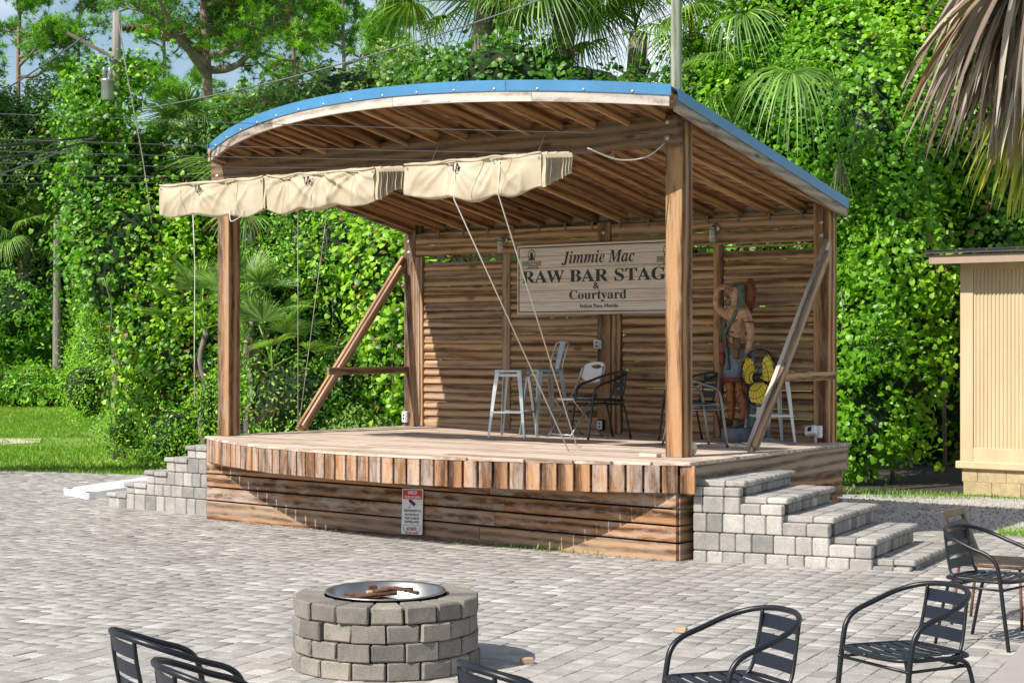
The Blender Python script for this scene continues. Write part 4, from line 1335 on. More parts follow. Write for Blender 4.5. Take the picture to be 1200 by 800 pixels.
# nodes: x (viewer's right), y back, z, radius
nodes = [
 (0, 0, H(.80), .125, .10),      # 0 pelvis
 (0, 0, H(.95), .115, .09),      # 1 waist
 (0, -.01, H(1.10), .145, .10),  # 2 chest
 (0, 0, H(1.24), .13, .085),      # 3 upper chest
 (0, -.005, H(1.315), .052),        # 4 neck
 (0, -.015, H(1.38), .062, .07),       # 5 head low
 (0, -.02, H(1.45), .075, .088),       # 6 head
 (0, -.01, H(1.52), .062, .075),       # 7 top
 (.075, 0, H(.68), .085),      # 8 R hip (viewer right)
 (.085, -.01, H(.42), .058),     # 9 knee
 (.09, .01, H(.28), .056),      # 10 calf
 (.095, .01, H(.07), .042),      # 11 ankle
 (-.075, 0, H(.68), .085),
 (-.09, -.02, H(.42), .058),
 (-.095, 0, H(.28), .056),
 (-.10, 0, H(.07), .042),
 (.18, 0, H(1.22), .062),       # 16 viewer-right shoulder
 (.235, .02, H(1.03), .048),      # 17 elbow region
 (.24, .0, H(.93), .042),
 (.20, -.03, H(.76), .030),      # 19 wrist
 (-.185, -.01, H(1.22), .062),     # 20 raised shoulder
 (-.245, -.07, H(1.27), .052),
 (-.27, -.10, H(1.345), .046),     # 22 elbow? raised
 (-.19, -.135, H(1.47), .036),
 (-.12, -.15, H(1.505), .026),     # 24 wrist near brow
]
edges = [(0, 1), (1, 2), (2, 3), (3, 4), (4, 5), (5, 6), (6, 7), (0, 8), (8, 9), (9, 10), (10, 11), (0, 12), (12, 13), (13, 14), (14, 15), (3, 16), (16, 17), (17, 18), (18, 19), (3, 20), (20, 21), (21, 22), (22, 23), (23, 24)]
body = skin('body', nodes, edges, [M['skinp'], M['legp']])
for p_ in body.polygons:
    if p_.center.z < H(.52): p_.material_index = 1
put('body', body, stt, STM)
def sput(name, me): return put(name, me, stt, STM)
# hands: palm and fingers
def hand(base_, dirv, side, palm_n, curl=.25):
    d = Vector(dirv).normalized(); pn = Vector(palm_n).normalized(); w = d.cross(pn).normalized() * side
    b = MB()
    c = Vector(base_)
    b.tube([c, c + d * .03, c + d * .065, c + d * .085], [.022, .032, .034, .026], 10)
    for i, (o_, L) in enumerate(((-.026, .055), (-.009, .066), (.009, .062), (.025, .048))):
        r0 = c + d * .078 + w * o_
        b.tube([r0, r0 + d * L * .5 + pn * curl * .01, r0 + d * L * .95 + pn * curl * .03], [.0095, .0088, .006], 7)
    r0 = c + d * .03 - w * .028
    b.tube([r0, r0 + d * .03 - w * .022, r0 + d * .06 - w * .028], [.011, .010, .007], 7)
    return b.done('hand', M['skinp'], True)
sput('hand', hand((-.125, -.15, H(1.503)), (1, .05, .10), 1, (0, 0, -1)))
sput('hand', hand((.20, -.03, H(.765)), (-.25, -.25, -1), 1, (-1, 0, 0), 1.2))
# face
fb = MB()
fb.add([(-.012, -.098, H(1.415)), (.012, -.098, H(1.415)), (0, -.128, H(1.42)), (0, -.100, H(1.475))], [(0, 1, 2), (0, 2, 3), (1, 3, 2)])
sput('nose', fb.done('nose', M['skinp'], True))
fb = MB()
for s in (-1, 1):
    fb.tube([(s * .028 - .014, -.094, H(1.462)), (s * .028, -.099, H(1.465)), (s * .028 + .014, -.092, H(1.462))], [.002, .006, .002], 6)
sput('eyes', fb.done('eyes', M['darkp'], True))
fb = MB(); fb.tube([(-.022, -.086, H(1.388)), (0, -.096, H(1.390)), (.022, -.086, H(1.388))], [.003, .006, .003], 6); sput('mouth', fb.done('mouth', M['brownp'], True))
for s in (-1, 1):
    fb = MB(); fb.tube([(s * .045, -.088, H(1.478)), (s * .02, -.102, H(1.482))], [.004, .006], 6); sput('eyebrow', fb.done('eyebrow', M['brownp'], True))
# long dark-green hair / head cloth falling over the shoulder
hair = skin('hair', [(0, .01, H(1.545), .07, .07), (.055, .02, H(1.50), .062), (.072, .015, H(1.40), .048), (.085, -.02, H(1.28), .05), (.06, -.07, H(1.22), .035), (-.06, .03, H(1.50), .045), (-.08, .02, H(1.36), .038), (-.10, -.04, H(1.25), .032)], [(0, 1), (1, 2), (2, 3), (3, 4), (0, 5), (5, 6), (6, 7)], M['greenp'], 2)
sput('hair', hair)
# feather bonnet behind the head: separate feathers fanned back
k = 0
for i in range(13):
    a = R(-20 + i * 10.5)
    L = .17 + .02 * math.sin(i)
    base_p = Vector((.02 + .02 * math.sin(a), .05, H(1.42)))
    tip = base_p + Vector((.06 + .115 * math.sin(R(8 + i * 12.5)), .07, math.cos(a) * L * .95 + .01 - .012 * i))
    dd = (tip - base_p); sd = Vector((-dd.z, 0, dd.x)).normalized() * .022
    vs = []
    for f_, w in ((0, .4), (.35, .9), (.75, 1.), (.93, .6), (1, .05)):
        c = base_p + dd * f_; vs += [c - sd * w, c + sd * w, c + Vector((0, .008, 0))]
    fs = []
    for j in range(4):
        for q in range(3): fs.append((3 * j + q, 3 * j + (q + 1) % 3, 3 * j + 3 + (q + 1) % 3, 3 * j + 3 + q))
    fs += [(0, 2, 1), (12, 13, 14)]
    sput('feather', mesh('feather', vs, fs, M['featherp'] if i < 13 else M['redp']))
    tp = MB(); tp.tube([base_p + dd * .82, base_p + dd * .95, base_p + dd * 1.06], [.018, .022, .006], 8); sput('feather_tip', tp.done('feather_tip', M['redp'], True))
for pts_ in (((-.10, -.088, H(1.16)), (-.05, -.112, H(1.125)), (0, -.108, H(1.135)), (.05, -.112, H(1.125)), (.11, -.085, H(1.155))), ((-.07, -.088, H(1.06)), (-.02, -.105, H(1.03)), (.05, -.095, H(1.02))), ((-.05, -.09, H(.99)), (.0, -.098, H(.97)), (.06, -.085, H(.965)))):
    fb = MB(); fb.tube(smooth_path(pts_, 4), .007, 5); sput('carved_line', fb.done('carved_line', M['brownp'], True))
# diagonal sash, belt, skirt, pouches, arm bands
sb = MB(); sb.tube(smooth_path([(.10, -.075, H(1.26)), (.02, -.115, H(1.12)), (-.08, -.105, H(1.02)), (-.06, -.12, H(.9)), (-.01, -.14, H(.78)), (.02, -.15, H(.62))], 4), [.022 + .006 * math.sin(i) for i in range(21)], 8)
sput('sash', sb.done('sash', M['greenp'], True))
sb = MB(); sb.tube(smooth_path([(-.14, -.02, H(1.26)), (-.155, -.06, H(1.1)), (-.15, -.06, H(.98)), (-.13, -.05, H(.86))], 4), .03, 8)
sput('shawl_edge', sb.done('shawl_edge', M['greenp'], True))
def skirtring(z, rx, ry, n=28, wob=.0, ph=0): return [(rx * math.cos(2 * math.pi * i / n) * (1 + wob * math.sin(7 * 2 * math.pi * i / n + ph)), ry * math.sin(2 * math.pi * i / n) * (1 + wob * math.sin(9 * 2 * math.pi * i / n)), z) for i in range(n)]
def loft(rings, m, name):
    n = len(rings[0]); vs = [p for r_ in rings for p in r_]; fs = []
    for j in range(len(rings) - 1):
        for i in range(n): fs.append((j * n + i, j * n + (i + 1) % n, (j + 1) * n + (i + 1) % n, (j + 1) * n + i))
    fs.append(tuple(range(n - 1, -1, -1))); fs.append(tuple((len(rings) - 1) * n + i for i in range(n)))
    return mesh(name, vs, fs, m, True)
sput('skirt', loft([skirtring(H(.52), .185, .14, wob=.06), skirtring(H(.62), .175, .135, wob=.04), skirtring(H(.74), .155, .125, wob=.02), skirtring(H(.86), .135, .11)], M['bluep'], 'skirt'))
sput('skirt_fringe', loft([skirtring(H(.485), .19, .145, wob=.07), skirtring(H(.535), .192, .147, wob=.06)], M['redp'], 'fringe'))
sput('belt', loft([skirtring(H(.85), .145, .118), skirtring(H(.90), .14, .115)], M['brownp'], 'belt'))
for x, z, m_ in ((-.13, .86, 'redp'), (-.135, .74, 'redp'), (.12, .90, 'brownp'), (.105, .80, 'brownp')):
    sput('pouch', mesh('pouch', [Vector(v_) + Vector((x, -.105, H(z))) for v_ in cbox_data(.085, .06, .13, .012)[0]], cbox_data(.085, .06, .13, .012)[1], M[m_]))
for x in (.105, .135, .15):
    sb = MB(); sb.tube([(x, -.14, H(.84)), (x - .005, -.145, H(.96))], .009, 6); sput('quill', sb.done('quill', M['featherp'], True))
sb = MB(); sb.tube([Vector((.215 + .052 * math.cos(a), .012 + .052 * math.sin(a), H(1.13))) for a in np.linspace(0, 2 * math.pi, 15)], .010, 6); sput('arm_band', sb.done('arm_band', M['redp'], True))
for s in (-1, 1):
    for z in (.16, .24, .32):
        sb = MB(); sb.tube([(s * .095 - .03, -.045, H(z)), (s * .095 + .03, -.05, H(z + .03))], .006, 5); sput('legging_stripe', sb.done('stripe', M['darkp'], True))
    sh = skin('shoe', [(s * .10, .03, H(.045), .045, .04), (s * .105, -.05, H(.035), .045, .034), (s * .11, -.12, H(.025), .036, .024)], [(0, 1), (1, 2)], M['darkp'], 2)
    sput('shoe', sh)
put('stone_base', loft([[(x * 1.0, y, 0) for x, y, _ in skirtring(0, .21, .18, 12)], [(x * .96, y * .96, H(-.01)) for x, y, _ in skirtring(0, .21, .18, 12)]], M['stoneb'], 'stone_base'), stt, STM)
for x in (0,):
    sb = MB(); sb.add(*[[Vector(v_) + Vector((.11, .12, H(.42))) for v_ in cbox_data(.10, .06, .86, .02)[0]], cbox_data(.10, .06, .86, .02)[1]]); sput('back_support', sb.done('back_support', M['bluep']))

# ================================================================== CANVAS SHADES
def canvas(u0, u1, zt, lab, seed, vf=-1.32):
    """bundled shade: front sheet from u0 (left) to u1 (right), pleats at the right end"""
    rs = random.Random(seed)
    t = empty('canvas_shade', lab, 'shade', S((u0 + u1) / 2, vf + .15, zt - .35), 0, 'bundled cream shades hung before the roof')
    L = u0 - u1
    NS, NT = 130, 26
    ties = [.0, .34 + rs.uniform(-.04, .04), .66 + rs.uniform(-.05, .05), 1.0]
    fold = [(rs.uniform(.05, .95), rs.uniform(.04, .09), rs.uniform(-1, 1), rs.uniform(.5, 1)) for _ in range(16)]
    V_ = []; 
    for j in range(NT + 1):
        t_ = j / NT
        for i in range(NS + 1):
            s = i / NS
            u = u0 - L * s
            # distance to the nearest tie: the sheet bellies out between ties
            belly = abs(math.sin(math.pi * (s * 3 + .02 * math.sin(9 * s))))
            hz = .32 + .018 * belly + .03 * math.sin(5 * s + seed) + .05 * math.sin(math.pi * s) * (1 if seed != 5 else .3)
            top = zt - .02 * belly ** 1.5 + .006 * math.sin(23 * s + seed)
            if t_ < .72:
                q = t_ / .72
                z = top - hz * q
                v = vf - (.02 * belly + .012) * math.sin(math.pi * min(1, q * .85)) 
                z += .012 * math.sin(11 * s + seed) * q
                for ti_, tt in enumerate((.34, .66) if seed != 8 else (.18, .5, .8)):
                    dx_ = (s - tt) * L; dz_ = hz * q + .015
                    ra = math.hypot(dx_, dz_); an = math.atan2(dx_, dz_)
                    for ja, (a0_, w_) in enumerate(((-1.15, .10), (-.62, .09), (-.12, .07), (.42, .09), (.95, .10), (1.3, .07))):
                        a0_ += .22 * math.sin(seed * 3.1 + ti_ * 2 + ja * 1.7)
                        v -= (.034 if seed != 8 else .05) * math.exp(-((an - a0_) / w_) ** 2) * min(1, ra / .10) * math.exp(-ra / .33) * min(1, (1.03 - q) * 4)
                    v += .045 * math.exp(-(dx_ / .10) ** 2) * (1 - q)
                nv_ = mnoise.noise(Vector((s * L * 3.1 + seed, q * .9 + s * 3, seed * 1.7)))
                v -= .03 * min(1, 4 * q) * ((1 - abs(nv_)) ** 7 - .12)
                z += .018 * mnoise.noise(Vector((s * L * 3, 5.1, seed))) * q
            else:
                q = (t_ - .72) / .28
                z = top - hz + .10 * q
                v = vf + .0 + .26 * q - .02 * math.cos(7 * s)
            V_.append(S(u, v, z))
    Fc = [(j * (NS + 1) + i, (j + 1) * (NS + 1) + i, (j + 1) * (NS + 1) + i + 1, j * (NS + 1) + i + 1) for j in range(NT) for i in range(NS)]
    put('front_sheet', mesh('front_sheet', V_, Fc, M['canvas'], True), t)
    # hem along the top of the front sheet
    hem = [S(u0 - L * i / 40, vf - .008, zt - .02 * abs(math.sin(math.pi * (i / 40 * 3 + .02 * math.sin(9 * i / 40)))) ** 1.5 + .006 * math.sin(23 * i / 40 + seed)) for i in range(41)]
    put('hem', tubemesh(hem, .011, M['canvas'], 6), t)
    # crumpled top folds going back
    V_ = []; NV = 20
    for j in range(NV + 1):
        for i in range(NS + 1):
            s = i / NS; w = j / NV
            z = zt - .02 + .022 * (1 if j % 2 else -1) * (1 + .5 * math.sin(17 * s + j)) + .03 * w
            V_.append(S(u0 - L * s - .07 * w, vf + .02 + .36 * w + .012 * math.sin(13 * s + j * 2), z))
    Fc = [(j * (NS + 1) + i, j * (NS + 1) + i + 1, (j + 1) * (NS + 1) + i + 1, (j + 1) * (NS + 1) + i) for j in range(NV) for i in range(NS)]
    put('top_folds', mesh('top_folds', V_, Fc, M['canvas'], False), t)
    # pleats hanging at the right end
    pl = []
    NP = 18
    for k_ in range(NP + 1):
        w = k_ / NP
        pl.append((u1 - .01 - .07 * w + (.075 if k_ % 2 else -.03) , vf + .30 * w))
    V_ = []; NZ = 6
    for (pu, pv) in pl:
        hb = .31 - .12 * (pv - vf) / .3 + rs.uniform(-.012, .012); ju = rs.uniform(-.012, .012)
        for q in range(NZ + 1):
            z = zt + .03 * (pv - vf) / .3 - .01 - hb * q / NZ
            V_.append(S(pu + ju * (q / NZ), pv + .01 * math.sin(q), z))
    Fc = [(k_ * (NZ + 1) + q, k_ * (NZ + 1) + q + 1, (k_ + 1) * (NZ + 1) + q + 1, (k_ + 1) * (NZ + 1) + q) for k_ in range(NP) for q in range(NZ)]
    put('end_pleats', mesh('end_pleats', V_, Fc, M['canvas'], False), t)
    # black buckle
    b = MB(); c_ = L * .42
    Mb = SM(u0 - c_, vf - .05, zt - .075)
    b.tube([Mb @ Vector(p) for p in ((-.045, 0, .03), (-.035, -.005, -.03), (-.01, -.005, -.045), (.0, 0, .035))], .006, 5)
    b.tube([Mb @ Vector(p) for p in ((.01, 0, .035), (.025, -.005, -.035), (.04, -.003, .0))], .006, 5)
    put('strap', b.done('strap', M['black'], True), t)
    gr = MB()
    for s in (.02, .35, .66, .985): gr.lathe([(.006, .003), (.014, .003), (.014, 0)], 10, SM(u0 - L * s, vf - .016, zt - .04) @ Matrix.Rotation(R(90), 4, 'X'))
    put('grommets', gr.done('grommets', M['galvbolt']), t)
    return t
canvas(5.83, 4.22, 3.64, 'leftmost bundled cream canvas shade hanging out past the front left post', 3)
canvas(4.16, 2.66, 3.64, 'middle bundled cream canvas shade with pulled-up crumpled front', 8)
canvas(2.27, .62, 3.645, 'rightmost bundled cream canvas shade, nearest the front right post', 5)
# ropes hanging and running to the deck
def line(name, pts, r, m, lab, cat, group=None, sag=0., n=16):
    if len(pts) == 2 and sag:
        A, B = Vector(pts[0]), Vector(pts[1])
        pts = [A.lerp(B, i / n) - Vector((0, 0, sag * 4 * (i / n) * (1 - i / n))) for i in range(n + 1)]
    o = put(name, tubemesh(pts, r, m, 6)); tag(o, lab, cat, group); return o
line('rope', [S(1.63, -1.33, 3.60), S(1.62, -1.36, 3.28), S(1.30, -.02, DK + .01)], .006, M['rope'], 'white guy rope running from the right shade down to the deck, the left of two', 'rope')
line('rope', [S(1.10, -1.33, 3.60), S(1.09, -1.36, 3.30), S(1.90, .9, DK + .01)], .006, M['rope'], 'white guy rope running from the right shade down to the deck, the right of two', 'rope')
line('rope', [S(5.3, -1.32, 3.3), S(5.28, -1.31, 2.75), S(5.30, -1.3, 2.0), S(5.32, -1.28, 1.3)], .005, M['rope'], 'thin white pull cord hanging straight down from the left shade', 'rope')
line('rope', [S(3.72, -1.32, 3.3), S(6.0, .9, DK + .01)], .0035, M['rope'], 'thin cord slanting left from the middle shade to the deck, left one', 'rope')
line('rope', [S(3.30, -1.32, 3.3), S(6.05, .95, DK + .01)], .0035, M['rope'], 'thin cord slanting left from the middle shade to the deck, right one', 'rope')
line('rope', smooth_path([S(.38, -.95, 3.70), S(.30, -.6, 3.62), S(.2, -.3, 3.66), S(.12, -.10, 3.80)], 5), .007, M['rope'], 'slack white rope looping from the right shade to the beam end', 'rope')
line('rope', smooth_path([S(4.7, -1.34, 3.33), S(4.62, -1.4, 3.2), S(4.5, -1.36, 3.26), S(4.48, -1.34, 3.36)], 5), .005, M['rope'], 'short loop of cord under the left shade at the post', 'rope')
cp = empty('cable_post', 'steel post beyond the left edge holding the shade cables', 'post', (-8.0, 12.4, 0))
put('pole', tubemesh([(0, 0, 0), (0, 0, 4.1)], .05, M['galv'], 12), cp, Matrix.Translation((-8, 12.4, 0)))
for i, (u, z1, z2) in enumerate(((.75, 3.74, 3.55), (2.05, 3.76, 3.45), (3.3, 3.76, 3.35), (4.6, 3.76, 3.22), (5.6, 3.76, 3.12), (.3, 3.9, 3.75))):
    line('shade_cable', [S(u, -.1, z1), (-8, 12.4, z2)], .0035, M['wire'], 'thin steel cable strung left from the front beam, %s' % ('second from its right end', 'third from its right end', 'leaving its middle', 'third from its left end', 'nearest the left post', 'highest at its right end')[i], 'cable', 'steel cables of the canvas shades', .05)
for u in (2.9, 1.52):
    o = line('rope', [S(u, -.11, 4.0), S(u, -.30, 3.66)], .004, M['rope'], 'short white cord dropping over the front beam, %s' % ('above the middle shade' if u > 2 else 'above the right shade'), 'rope')

# ================================================================== WHITE GAME BOARD
def world_at(px, py, z):
    Y = (CAMZ - z) * 2105.9 / (py - 401.3); return Vector(((px - 600) * Y / 2105.9, Y, z))
gb = empty('game_board', 'white bean-bag toss board with round hole lying low on the pavers', 'game board', (-5.1, 24.0, -.06))
A = Vector((-5.62, 22.9, -.06)); Bx = Vector((.78, .62, 0)); By = Vector((-.55, .83, 0)).normalized()
P0 = world_at(104, 573, .07)
Lx = 1.2; ex = Vector((.83, .56, 0)).normalized(); ey = Vector((-ex.y, ex.x, 0))
mmg = Matrix((ex, ey, Vector((0, 0, 1)))).transposed().to_4x4(); mmg.translation = Vector((P0.x, P0.y, -.06))
Wg = .86
# top panel with hole
n = 24; hx, hy, hr = .88, Wg / 2, .08
out = []
for i in range(n):
    a = 2 * math.pi * i / n; ca, sa = math.cos(a), math.sin(a)
    k_ = min((hx if ca < 0 else Lx - hx) / max(abs(ca), 1e-6), (Wg / 2) / max(abs(sa), 1e-6)); out.append((hx + ca * k_, hy + sa * k_))
def zt_(x): return .085 + .11 * x / Lx
vs = [(x, y, zt_(x)) for x, y in out] + [(hx + hr * math.cos(2 * math.pi * i / n), hy + hr * math.sin(2 * math.pi * i / n), zt_(hx)) for i in range(n)]
vs += [(x, y, z - .02) for x, y, z in vs]
fs = [(i, (i + 1) % n, n + (i + 1) % n, n + i) for i in range(n)] + [(2 * n + i, 3 * n + i, 3 * n + (i + 1) % n, 2 * n + (i + 1) % n) for i in range(n)]
fs += [(n + i, n + (i + 1) % n, 3 * n + (i + 1) % n, 3 * n + i) for i in range(n)]
put('top_panel', mesh('top_panel', vs, fs, M['whitepaint']), gb, mmg)
corners = [(0, 0), (Lx, 0), (Lx, Wg), (0, Wg)]
for y_ in (0, Wg):
    # side with arched cut-out
    pts_t = []; pts_b = []
    for i in range(25):
        x = Lx * i / 24; pts_t.append((x, zt_(x) + .002))
        arch = max(0., 1 - ((x - .78) / .52) ** 2); pts_b.append((x, .0 + (zt_(x) - .06) * math.sqrt(arch) if arch > 0 else 0.))
    vs = []
    for (x, z), (_, zb) in zip(pts_t, pts_b):
        for yy in (y_ - .012, y_ + .012): vs += [(x, yy, z), (x, yy, zb)]
    fs = []
    for i in range(24):
        a = 4 * i; b = a + 4
        fs += [(a, a + 1, b + 1, b), (a + 2, b + 2, b + 3, a + 3), (a, b, b + 2, a + 2), (a + 1, a + 3, b + 3, b + 1)]
    fs += [(0, 2, 3, 1), (96, 97, 99, 98)]
    put('side_panel', mesh('side_panel', vs, fs, M['whitepaint']), gb, mmg)
put('front_panel', mesh('p', *cbox_data(.02, Wg, .085, .002), M['whitepaint']), gb, mmg @ Matrix.Translation((-.008, Wg / 2, .0425)))

# ================================================================== UTILITY POLES, TRANSFORMER, LINES
def utility_pole(lab, x, y, r, h, m, lean=0.):
    t = empty('utility_pole', lab, 'utility pole', (x, y, -.06))
    me = mesh('p', *tube_data([(h / 2 * 0 + z, lean * z, 0) for z in np.linspace(0, h, 12)], [r * (1 - .3 * i / 11) for i in range(12)], 16), m, True)
    mm = Matrix.Translation((x, y, -.06)) @ Matrix.Rotation(R(-90), 4, 'Y')
    put('shaft', me, t, mm)
    return t
# vine-covered pole with transformer at the left
XP, YP = -6.82, 31.0
up1 = utility_pole('weathered utility pole wrapped in vines with a grey transformer near its top', XP, YP, .10, 7.7, M['polewood'])
def tp(x, y, z): return Matrix.Translation((XP + x, YP + y, z))
tr = MB(); tr.lathe([(0, 0), (.09, 0), (.105, .02), (.105, .32), (.115, .33), (.115, .35), (.09, .37), (0, .38)], 20); tr.tube([(0, .0, .28), (0, .85, .28)], .02, 6); tr.tube([(0, .0, .1), (0, .85, .1)], .02, 6)
trf = put('transformer', tr.done('transformer', M['galv'], True), up1, tp(.03, -.85, 6.0))
for x in (-.28, -.12):
    ins = MB(); ins.lathe([(.0, 0), (.05, 0), (.03, .05), (.055, .07), (.03, .1), (.05, .12), (.025, .18), (0, .2)], 10)
    put('insulator', ins.done('insulator', M['galv'], True), trf, tp(x * .6 + .15, -.85, 6.38))
for k_, (x, z) in enumerate(((.12, 7.35), (.2, 7.36), (.28, 7.35))):
    ins = MB(); ins.lathe([(.0, 0), (.07, .01), (.03, .06), (0, .08)], 10)
    put('insulator', ins.done('insulator', M['char'], True), up1, tp(x, -.1, z) @ Matrix.Rotation(R(90), 4, 'Y'))
put('cross_arm', cbox(.9, .05, .06, M['polewood']), up1, tp(-.42, -.15, 7.05) @ Matrix.Rotation(R(28), 4, 'Y'))
up2 = utility_pole('slim dark pole standing at the edge of the far lawn, vines at its top', -15.2, 60.0, .15, 6.1, M['polewood'])
# green treated pole rising behind the stage roof
up3 = utility_pole('pale green treated pole rising behind the blue roof edge', 2.03, 22.2, .085, 9.0, M['polegreen'])
def W_(px, py, Y): return Vector(((px - 600) * Y / 2105.9, Y, CAMZ + (401.3 - py) * Y / 2105.9))
line('power_line', [W_(-150, 190, 24), W_(100, 42, 30.6)], .014, M['wire'], 'grey overhead wire rising from the left edge to the pole top', 'wire', None, .1)
line('power_line', [W_(140, 132, 30.8), W_(792, -60, 22.2)], .012, M['wire'], 'thick grey service cable running from the vined pole up to the right above the roof', 'cable', None, .25)
line('power_line', [W_(-100, 176, 22), W_(130, 156, 30.8)], .02, M['blackwire'], 'upper black cable entering from the left edge into the vined pole', 'cable', None, .05)
line('power_line', [W_(-100, 194, 22), W_(130, 158, 30.8)], .02, M['blackwire'], 'middle black cable entering from the left edge into the vined pole', 'cable', None, .1)
line('power_line', [W_(-80, 225, 22), W_(130, 150, 30.8)], .012, M['wire'], 'thin grey wire slanting up from the left edge below the black cables', 'wire', None, .1)
line('guy_wire', smooth_path([W_(138, 18, 30.9), W_(146, 70, 30.4), W_(157, 130, 30), W_(168, 190, 29.7), W_(178, 262, 29.3)], 4), .011, M['greybark'], 'pale dead vine stem hanging like a rope down the front of the vined pole', 'vine stem')

# ================================================================== PAINTED BUILDING AT THE RIGHT
bX, bY = 6.02, 24.05
bd = empty('storage_building', 'small cream-yellow building with fluted siding and brown metal roof at the right edge', 'building', (bX, bY, -.06))
ba = math.atan2(-.10, 1.0)           # wall runs nearly across the view
bM = Matrix.Translation((bX, bY, 0)) @ Matrix.Rotation(R(-38), 4, 'Z')
BWd = 6.0
# corrugated panel
vs = []; fs = []; nfl = int(BWd / .083)
x = .17; xs_ = []
while x < BWd:
    xs_ += [(x, 0.0), (x + .026, 0.0), (x + .031, .013), (x + .048, .013)]; x += .054
for (x, y) in xs_: vs += [(x, y, .52), (x, y, 2.98)]
for i in range(len(xs_) - 1): fs.append((2 * i, 2 * i + 2, 2 * i + 3, 2 * i + 1))
put('siding', mesh('siding', vs, fs, M['siding']), bd, bM)
def bbox_(name, x0, x1, y0, y1, z0, z1, m, ch=.004): return put(name, mesh(name, *cbox_data(x1 - x0, y1 - y0, z1 - z0, ch), m), bd, bM @ Matrix.Translation(((x0 + x1) / 2, (y0 + y1) / 2, (z0 + z1) / 2)))
bbox_('corner_trim', -.015, .165, -.02, .10, .37, 3.02, M['siding'])
bbox_('bottom_trim', .165, BWd, -.014, .05, .36, .55, M['siding'])
bbox_('sill_ledge', -.07, BWd, -.06, .06, .27, .37, M['siding'], .012)
bbox_('top_trim', .165, BWd, -.012, .05, 2.93, 3.02, M['siding'])
bbox_('side_wall', 0, .1, .1, 4.0, -.05, 3.0, M['siding'])
bbox_('back_lining', .1, BWd, .03, .12, -.05, 3.0, M['siding'])
for k_ in range(2):
    x = 0.02 - (k_ * .2)
    while x < BWd:
        x0_ = max(x, 0.0)
        bbox_('foundation_block', x0_ + .002, min(x + .396, BWd), .0, .1, -.08 + k_ * .178, .0965 + k_ * .178, M['cbase'], .003)
        x += .4
# eave
bbox_('fascia', -.25, BWd, -.42, -.38, 2.99, 3.11, M['trimtan'])
bbox_('soffit', -.25, BWd, -.38, .0, 3.03, 3.05, M['siding'])
bbox_('side_fascia', -.28, -.25, -.42, 4.3, 2.99, 3.11, M['trimtan'])
rv = [(-.32, -.47, 3.125), (BWd, -.47, 3.125), (BWd, 4.2, 3.40), (-.32, 4.2, 3.40), (-.32, -.47, 3.145), (BWd, -.47, 3.145), (BWd, 4.2, 3.42), (-.32, 4.2, 3.42)]
put('roof_sheet', mesh('roof_sheet', rv, [(3, 2, 1, 0), (4, 5, 6, 7), (0, 1, 5, 4), (1, 2, 6, 5), (2, 3, 7, 6), (3, 0, 4, 7)], M['brownmetal']), bd, bM)
for x in np.arange(-.29, BWd, .42):
    A = bM @ Vector((x, -.475, 3.155)); B = bM @ Vector((x, 4.2, 3.432))
    put('roof_seam', cbox((B - A).length, .03, .035, M['brownmetal']), bd, frameM(A, B))

# ================================================================== VEGETATION
_nd = rng.normal(size=(14, 3)); _nd /= np.linalg.norm(_nd, axis=1, keepdims=True); _np = rng.uniform(0, 6.28, 14)
def nz(P, s):
    """cheap smooth noise about -1..1"""
    fr_ = s * np.array([1, 1.3, .8, 1.9, 2.3, 2.9, 1.6, 3.7, 4.3, 5.1, 3.1, .9, 6.1, 5.5])
    am = 1 / (fr_ / s) ** .9
    return (np.sin((P @ _nd.T) * fr_ + _np) * am).sum(1) / am.sum() * 2.2
# leaf shapes: y to the tip
VINE_T = np.array([(0, -.34, .0), (.46, -.44, -.12), (.52, .08, -.10), (0, .62, -.12), (-.52, .08, -.10), (-.46, -.44, -.12), (0, 0, .06)], float)
VINE_F = np.array([(6, 0, 1), (6, 1, 2), (6, 2, 3), (6, 3, 4), (6, 4, 5), (6, 5, 0)])
OVAL_T = np.array([(0, -.5, 0), (.22, -.1, -.04), (.16, .25, -.04), (0, .55, -.06), (-.16, .25, -.04), (-.22, -.1, -.04)], float)
OVAL_F = np.array([(0, 1, 5), (1, 2, 4), (1, 4, 5), (2, 3, 4)])
BLADE_T = np.array([(-.05, 0, 0), (.05, 0, 0), (.035, .5, .05), (-.035, .5, .05), (0, 1, -.05)], float)
BLADE_F = np.array([(0, 1, 2), (0, 2, 3), (3, 2, 4)])
def clump_template(n=5, T=OVAL_T, Fa=OVAL_F, spread=.7, seed=1):
    r_ = np.random.default_rng(seed); Vs_ = []; Fs_ = []
    for i in range(n):
        q = frames(r_.normal(size=(1, 3)) + np.array([[0, 0, 1.2]]), r_.normal(size=(1, 3)))[0]
        Vs_.append(T @ q.T + r_.uniform(-spread, spread, 3)); Fs_.append(Fa + i * len(T))
    return np.vstack(Vs_), np.vstack(Fs_)
CLUMP_T, CLUMP_F = clump_template(4)
UP = np.array([0, 0, 1.])
TOSUN = -np.array(SUN_D)
